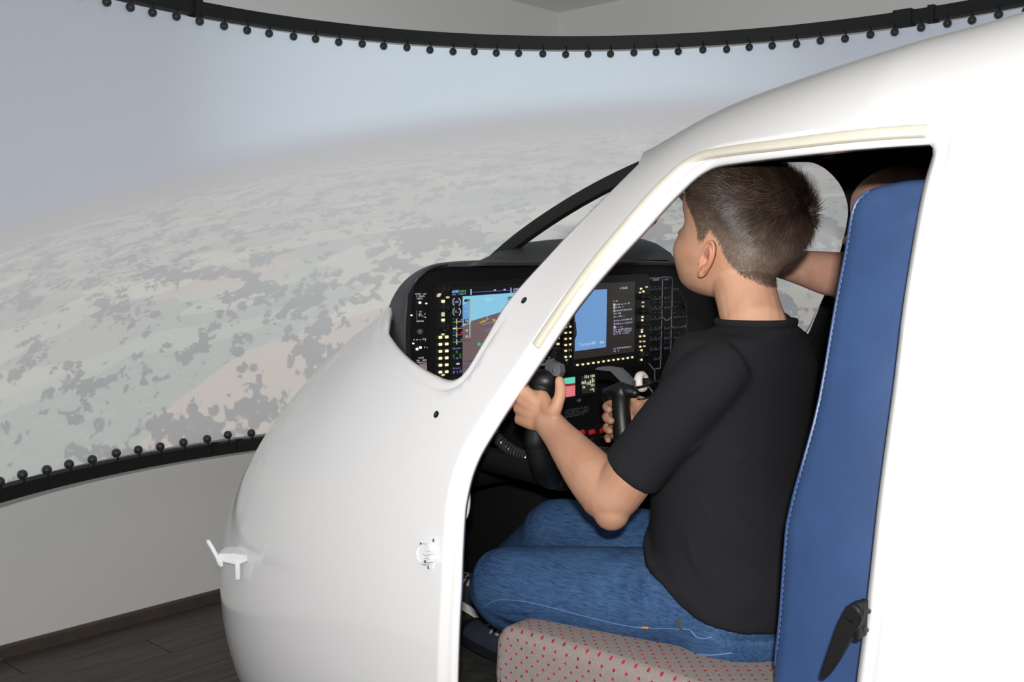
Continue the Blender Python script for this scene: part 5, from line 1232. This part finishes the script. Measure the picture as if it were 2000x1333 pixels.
jn.grid([ringpts(c_, hs, hw, 40) for c_, hs, hw in ((sp[4] + (.01, 0, .05), .098, .140), (sp[4], .108, .150), (np.array((-.0, BW, -.535)), .112, .152), (np.array((.0, BW, -.572)), .10, .145))], closed_u=True, cap=True)
def leg(h_, k_, a_, rs):
    kk = k_ + (.010, 0, .0)
    pts_ = [h_, h_ * .66 + k_ * .34, h_ * .33 + k_ * .67, h_ * .12 + k_ * .88, kk, k_ * .86 + a_ * .14 + (.004, 0, -.006), k_ * .6 + a_ * .4, k_ * .25 + a_ * .75, a_]
    jn.tube([Lw(*p) for p in pts_], rs, 22, rb=[r * .96 for r in rs], ends='flat', sub=4)
leg(hipL, knL, anL, [.074, .076, .071, .066, .060, .061, .056, .051, .050]); leg(hipR, knR, anR, [.074, .075, .070, .064, .058, .058, .054, .050, .050])
JEAN_FOLDS = [([(948, 1168), (985, 1166), (1030, 1172), (1080, 1182)], .006), ([(952, 1184), (990, 1192), (1040, 1193), (1090, 1192)], .006), ([(960, 1200), (1000, 1210), (1045, 1207)], .006), ([(968, 1225), (1000, 1224), (1030, 1214)], .005), ([(1250, 1070), (1258, 1140), (1255, 1212)], .006), ([(1282, 1060), (1290, 1130), (1288, 1210)], .006), ([(1215, 1110), (1225, 1160), (1220, 1205)], .004), ([(1040, 1050), (1065, 1075)], .006), ([(1075, 1050), (1105, 1082)], .006), ([(1110, 1045), (1140, 1085)], .006), ([(1150, 1045), (1180, 1088)], .006), ([(1205, 1040), (1230, 1090)], .005)]
jme = creased(jn, .0040, JEAN_FOLDS, 'jeans'); jeans = link('jeans', jme, M_JEAN, boy)
bvh = bvh_of(jme)
def on_jeans(px, py, out=.0006):
    h_ = bvh.ray_cast(Vector(EYE), Vector(ray(px, py)).normalized()); return (np.array(h_[0]) + np.array(h_[1]) * out) if h_[0] is not None else None
def stitch_line(pts, m, r=.0006, gap=2):
    P_ = [q for q in (on_jeans(a_, c_) for a_, c_ in sampled(px_curve(pts, 6), 70)) if q is not None]; mb = MB(); run = [P_[0]]
    for q in P_[1:]:
        if np.linalg.norm(q - run[-1]) > .03:
            if len(run) > 1: mb.tube(run, r, 5)
            run = []
        run.append(q)
    if len(run) > 1: mb.tube(run, r, 5)
    tag(obj('stitching', mb, m, jeans), kind='stuff')
stitch_line([(946, 1186), (965, 1174), (990, 1172), (1030, 1176), (1080, 1188), (1150, 1206), (1230, 1224), (1300, 1228), (1348, 1230)], M_THR)
stitch_line([(1350, 1232), (1360, 1244), (1375, 1248), (1390, 1245)], M_THR, .001)
stitch_line([(1288, 1266), (1330, 1272), (1380, 1280), (1430, 1276)], M_THR, .001)
stitch_line([(1255, 1226), (1265, 1226.5)], M_ORG, .0016); stitch_line([(1327, 1212), (1330, 1228)], mat('olive_bartack', (70, 66, 34), .8), .0022)
# --- shoes
M_SHOE = mat('navy_canvas', (28, 34, 50), .8, bump=(500, .3)); M_SOLE = mat('white_rubber_sole', (208, 202, 196), .6); M_LACE = mat('grey_lace', (160, 152, 146), .85); M_TOE = mat('dark_toe_rubber', (22, 24, 30), .5)
def shoe(heel, yaw, pitch, roll, scale=1.0, sole_m=None):
    """heel position in the cockpit frame; yaw from straight ahead towards +w"""
    d = np.array((math.cos(yaw), math.sin(yaw), 0)); sd = np.array((-d[1], d[0], 0)); upv = np.array((0, 0, 1.0))
    d, upv = d * math.cos(pitch) + upv * math.sin(pitch), upv * math.cos(pitch) - d * math.sin(pitch)
    sd, upv = sd * math.cos(roll) + upv * math.sin(roll), upv * math.cos(roll) - sd * math.sin(roll)
    P = lambda x, y, z: Lw(*(np.array(heel) + (d * x + sd * y + upv * z) * scale))
    xs = [0, .012, .05, .10, .15, .185, .205, .215]; hw = [.018, .028, .032, .035, .040, .037, .026, .010]; hz = [.050, .066, .068, .062, .050, .040, .034, .026]
    rows = []
    for x, a_, h_ in zip(xs, hw, hz):
        rows.append([P(x, a_ * math.cos(t) * (1 - .35 * max(0, math.sin(t)) ** 2 * (1 if x < .14 else .3)), .014 + max(0, math.sin(t)) ** .8 * (h_ - .014)) for t in np.linspace(-.0, math.pi, 15)])
    up_ = obj('shoe', MB().grid(rows, cap=False).grid([[r[0] for r in rows], [r[-1] for r in rows]]).grid([rows[0], [rows[0][7]] * 15]), M_SHOE, boy, smooth=True)
    tag(up_, 'navy canvas shoe with grey laces' + (' and dark rubber edge' if sole_m else ' and white sole'))
    so = MB()
    so.grid([[P(x, a_ * c_ * 1.06, z_) for c_, z_ in ((-1, 0), (-1.02, .010), (-1, .018), (1, .018), (1.02, .010), (1, 0))] for x, a_ in zip([-.003] + xs[1:-1] + [.218], hw)], closed_u=True, cap=True)
    obj('sole', so, sole_m or M_SOLE, up_)
    toe = [[P(x, a_ * math.cos(t) * 1.03, .015 + max(0, math.sin(t)) ** .8 * (h_ - .013)) for t in np.linspace(0, math.pi, 13)] for x, a_, h_ in zip([.190, .205, .217], [.0365, .027, .011], [.038, .0345, .027])]
    obj('toe_cap', MB().grid(toe), M_TOE, up_, smooth=True)
    for j in range(5):
        x = .075 + j * .017; z = .068 - j * .0052
        obj('lace', MB().tube([P(x, -.024, z - .010), P(x + .002, -.012, z + .001), P(x + .004, 0, z + .003), P(x + .002, .012, z + .001), P(x, .024, z - .010)], .0026, 7, rb=.0046, sub=2), M_LACE, up_)
    for sgn_ in (-1, 1): obj('lace', MB().tube([P(.07, 0, .074), P(.062, sgn_ * .018, .086), P(.05, sgn_ * .026, .078), P(.066, sgn_ * .004, .073)], .0024, 6, sub=3), M_LACE, up_)
    obj('tongue', MB().grid([[P(x, y, z + .004 - abs(y) * .3) for y in np.linspace(-.018, .018, 7)] for x, z in ((.135, .052), (.10, .064), (.07, .076), (.055, .090))] + [[P(x, y, z + .000 - abs(y) * .3) for y in np.linspace(-.018, .018, 7)] for x, z in ((.055, .090), (.07, .076), (.10, .064), (.135, .052))]), M_SHOE, up_)
shoe((.440, -.300, FLZ), math.radians(2), math.radians(8), 0, .98, M_TOE)
shoe((.690, -.148, FLZ), math.radians(0), math.radians(15), 0, .98)
# --- the adult in the far seat
ad = empty('person', Lw(-.05, .34, CZ), 'adult in black shirt in the far seat reaching an arm forward', 'person')
M_SKIN2 = skin_material('adult_skin', (180, 138, 118)); AC = (1764, 436)
AH_ = onW(AC[0], AC[1], .275)
H2 = Head(Lw(*AH_), math.radians(-20), math.radians(-4), 0, 1.02)
b = MB(); H2.shape(b, 64, 60)
ax_, aw_, az_ = AH_
b.tube([Lw(ax_ - .015, aw_, az_ - .06), Lw(ax_ - .025, aw_ + .01, az_ - .15), Lw(ax_ - .03, aw_ + .015, az_ - .21)], [.055, .058, .09], 18)
def ring2(c_, hs, hw): return ringpts(c_, hs, hw, 30)
tr2 = [((ax_ - .03, .30, az_ - .165), .06, .07), ((ax_ - .035, .31, az_ - .205), .09, .18), ((ax_ - .03, .32, az_ - .26), .105, .20), ((ax_ - .02, .325, az_ - .42), .115, .185), ((ax_ - .01, .33, az_ - .58), .125, .175), ((ax_, .335, az_ - .66), .12, .18)]
b.grid([ring2(c_, hs * .9, hw * .9) for c_, hs, hw in tr2], closed_u=True, cap=True)
sh2 = np.array((ax_ - .02, .145, az_ - .225)); el2 = onW(1665, 545, .10); wr2 = onW(1505, 510, .085)
b.tube([Lw(*p) for p in (sh2, sh2 * .5 + el2 * .5, el2, el2 * .72 + wr2 * .28, el2 * .35 + wr2 * .65, wr2)], [.052, .046, .042, .041, .032, .0265], 18, sub=4)
kn2 = onW(1415, 455, .08); pcl = (wr2 + kn2) / 2
b.tube([Lw(*wr2), Lw(*pcl), Lw(*kn2)], [.026, .036, .034], 16, rb=[.022, .018, .016], sub=3)
hdir = kn2 - wr2; hdir /= np.linalg.norm(hdir); sv = np.cross(hdir, (0, 1.0, 0)); sv /= np.linalg.norm(sv)
tips = [onW(1322, 372, .085), None, None, None]
for i in range(4):
    o_ = sv * (.022 - .0155 * i) * -1
    base_ = kn2 + o_
    if i == 0: pts_ = [base_ - hdir * .02, base_, base_ * .5 + tips[0] * .5 + (0, 0, .004), tips[0]]
    else: pts_ = [base_ - hdir * .02, base_, base_ + hdir * .026 + (0, .014, -.006), base_ + hdir * .018 + (0, .036, -.014), base_ - hdir * .004 + (0, .040, -.012)]
    b.tube([Lw(*p) for p in pts_], list(np.linspace(.0098, .0072, len(pts_))), 12, sub=3)
b.tube([Lw(*p) for p in (pcl - hdir * .01 + (0, .012, .012), pcl + hdir * .025 + (0, .03, .022), pcl + hdir * .055 + (0, .036, .02))], [.013, .011, .0085], 12, sub=3)
sr2 = np.array((ax_ - .02, .50, az_ - .23)); er2 = sr2 + (.10, .03, -.22); wrr2 = er2 + (.2, -.10, -.03)
b.tube([Lw(*p) for p in (sr2, er2, wrr2)], [.05, .042, .028], 16, sub=4); b.ellipsoid(Lw(*(wrr2 + (.05, -.02, -.01))), (.05, .038, .02), np.array(RL))
for i in range(4): b.tube([Lw(*(wrr2 + (.07, -.045 + i * .016, -.01))), Lw(*(wrr2 + (.11, -.05 + i * .017, -.02))), Lw(*(wrr2 + (.135, -.05 + i * .017, -.038)))], [.0095, .009, .0075], 10, sub=3)
b.tube([Lw(*(wrr2 + (.03, -.045, 0))), Lw(*(wrr2 + (.065, -.075, -.008))), Lw(*(wrr2 + (.09, -.08, -.015)))], [.012, .010, .008], 10, sub=3)
h2 = [np.array((ax_, .335 + q, CZ + .09)) for q in (-.09, .09)]; k2 = [np.array((ax_ + .47, .335 + q, CZ + .10)) for q in (-.11, .11)]; f2_ = [np.array((ax_ + .60, .335 + q, FLZ + .09)) for q in (-.10, .10)]
for i in range(2): b.tube([Lw(*p) for p in (h2[i], (h2[i] + k2[i]) / 2, k2[i], f2_[i])], [.07, .062, .05, .036], 14, sub=3)
me2 = remeshed(b, .0040, 5, .5, 'body'); tint(me2, lambda co: np.zeros((len(co), 3))); link('body', me2, M_SKIN2, ad)
H2.ear(1, 'ear', M_SKIN2, ad); H2.ear(-1, 'ear', M_SKIN2, ad)
for sd in (1, -1):
    c_ = H2.world(np.array((.0615, sd * .031, .000)))[0]; ey = obj('eye', MB().ellipsoid(c_, (.0112,) * 3), M_EYE, ad, smooth=True); obj('iris', MB().ellipsoid(c_ + H2.f * .0075, (.0046,) * 3), M_IRIS, ey, smooth=True)
s2 = MB(); s2.grid([ring2(c_, hs + .012, hw + .012) for c_, hs, hw in tr2], closed_u=True, cap=True)
for a_, b_ in ((sh2, el2), (sr2, er2)): s2.tube([Lw(*(a_ - (b_ - a_) * .1)), Lw(*a_), Lw(*(a_ * .4 + b_ * .6))], [.064, .066, .062], 18, ends='flat', sub=3)
link('shirt', remeshed(s2, .006, 5, .5, 'shirt'), mat('black_cotton_shirt', (24, 23, 25), .85, bump=(700, .2)), ad)
t2 = MB(); t2.grid([ring2(c_, hs, hw) for c_, hs, hw in (((ax_, .335, CZ + .14), .135, .19), ((ax_, .335, CZ + .08), .14, .195), ((ax_, .335, CZ + .01), .12, .18))], closed_u=True, cap=True)
for i in range(2): t2.tube([Lw(*p) for p in (h2[i], (h2[i] + k2[i]) / 2, k2[i], (k2[i] + f2_[i]) / 2, f2_[i])], [.088, .08, .068, .06, .058], 18, ends='flat', sub=3)
link('trousers', remeshed(t2, .006, 5, .5, 'trousers'), mat('dark_trousers', (26, 28, 34), .85), ad)
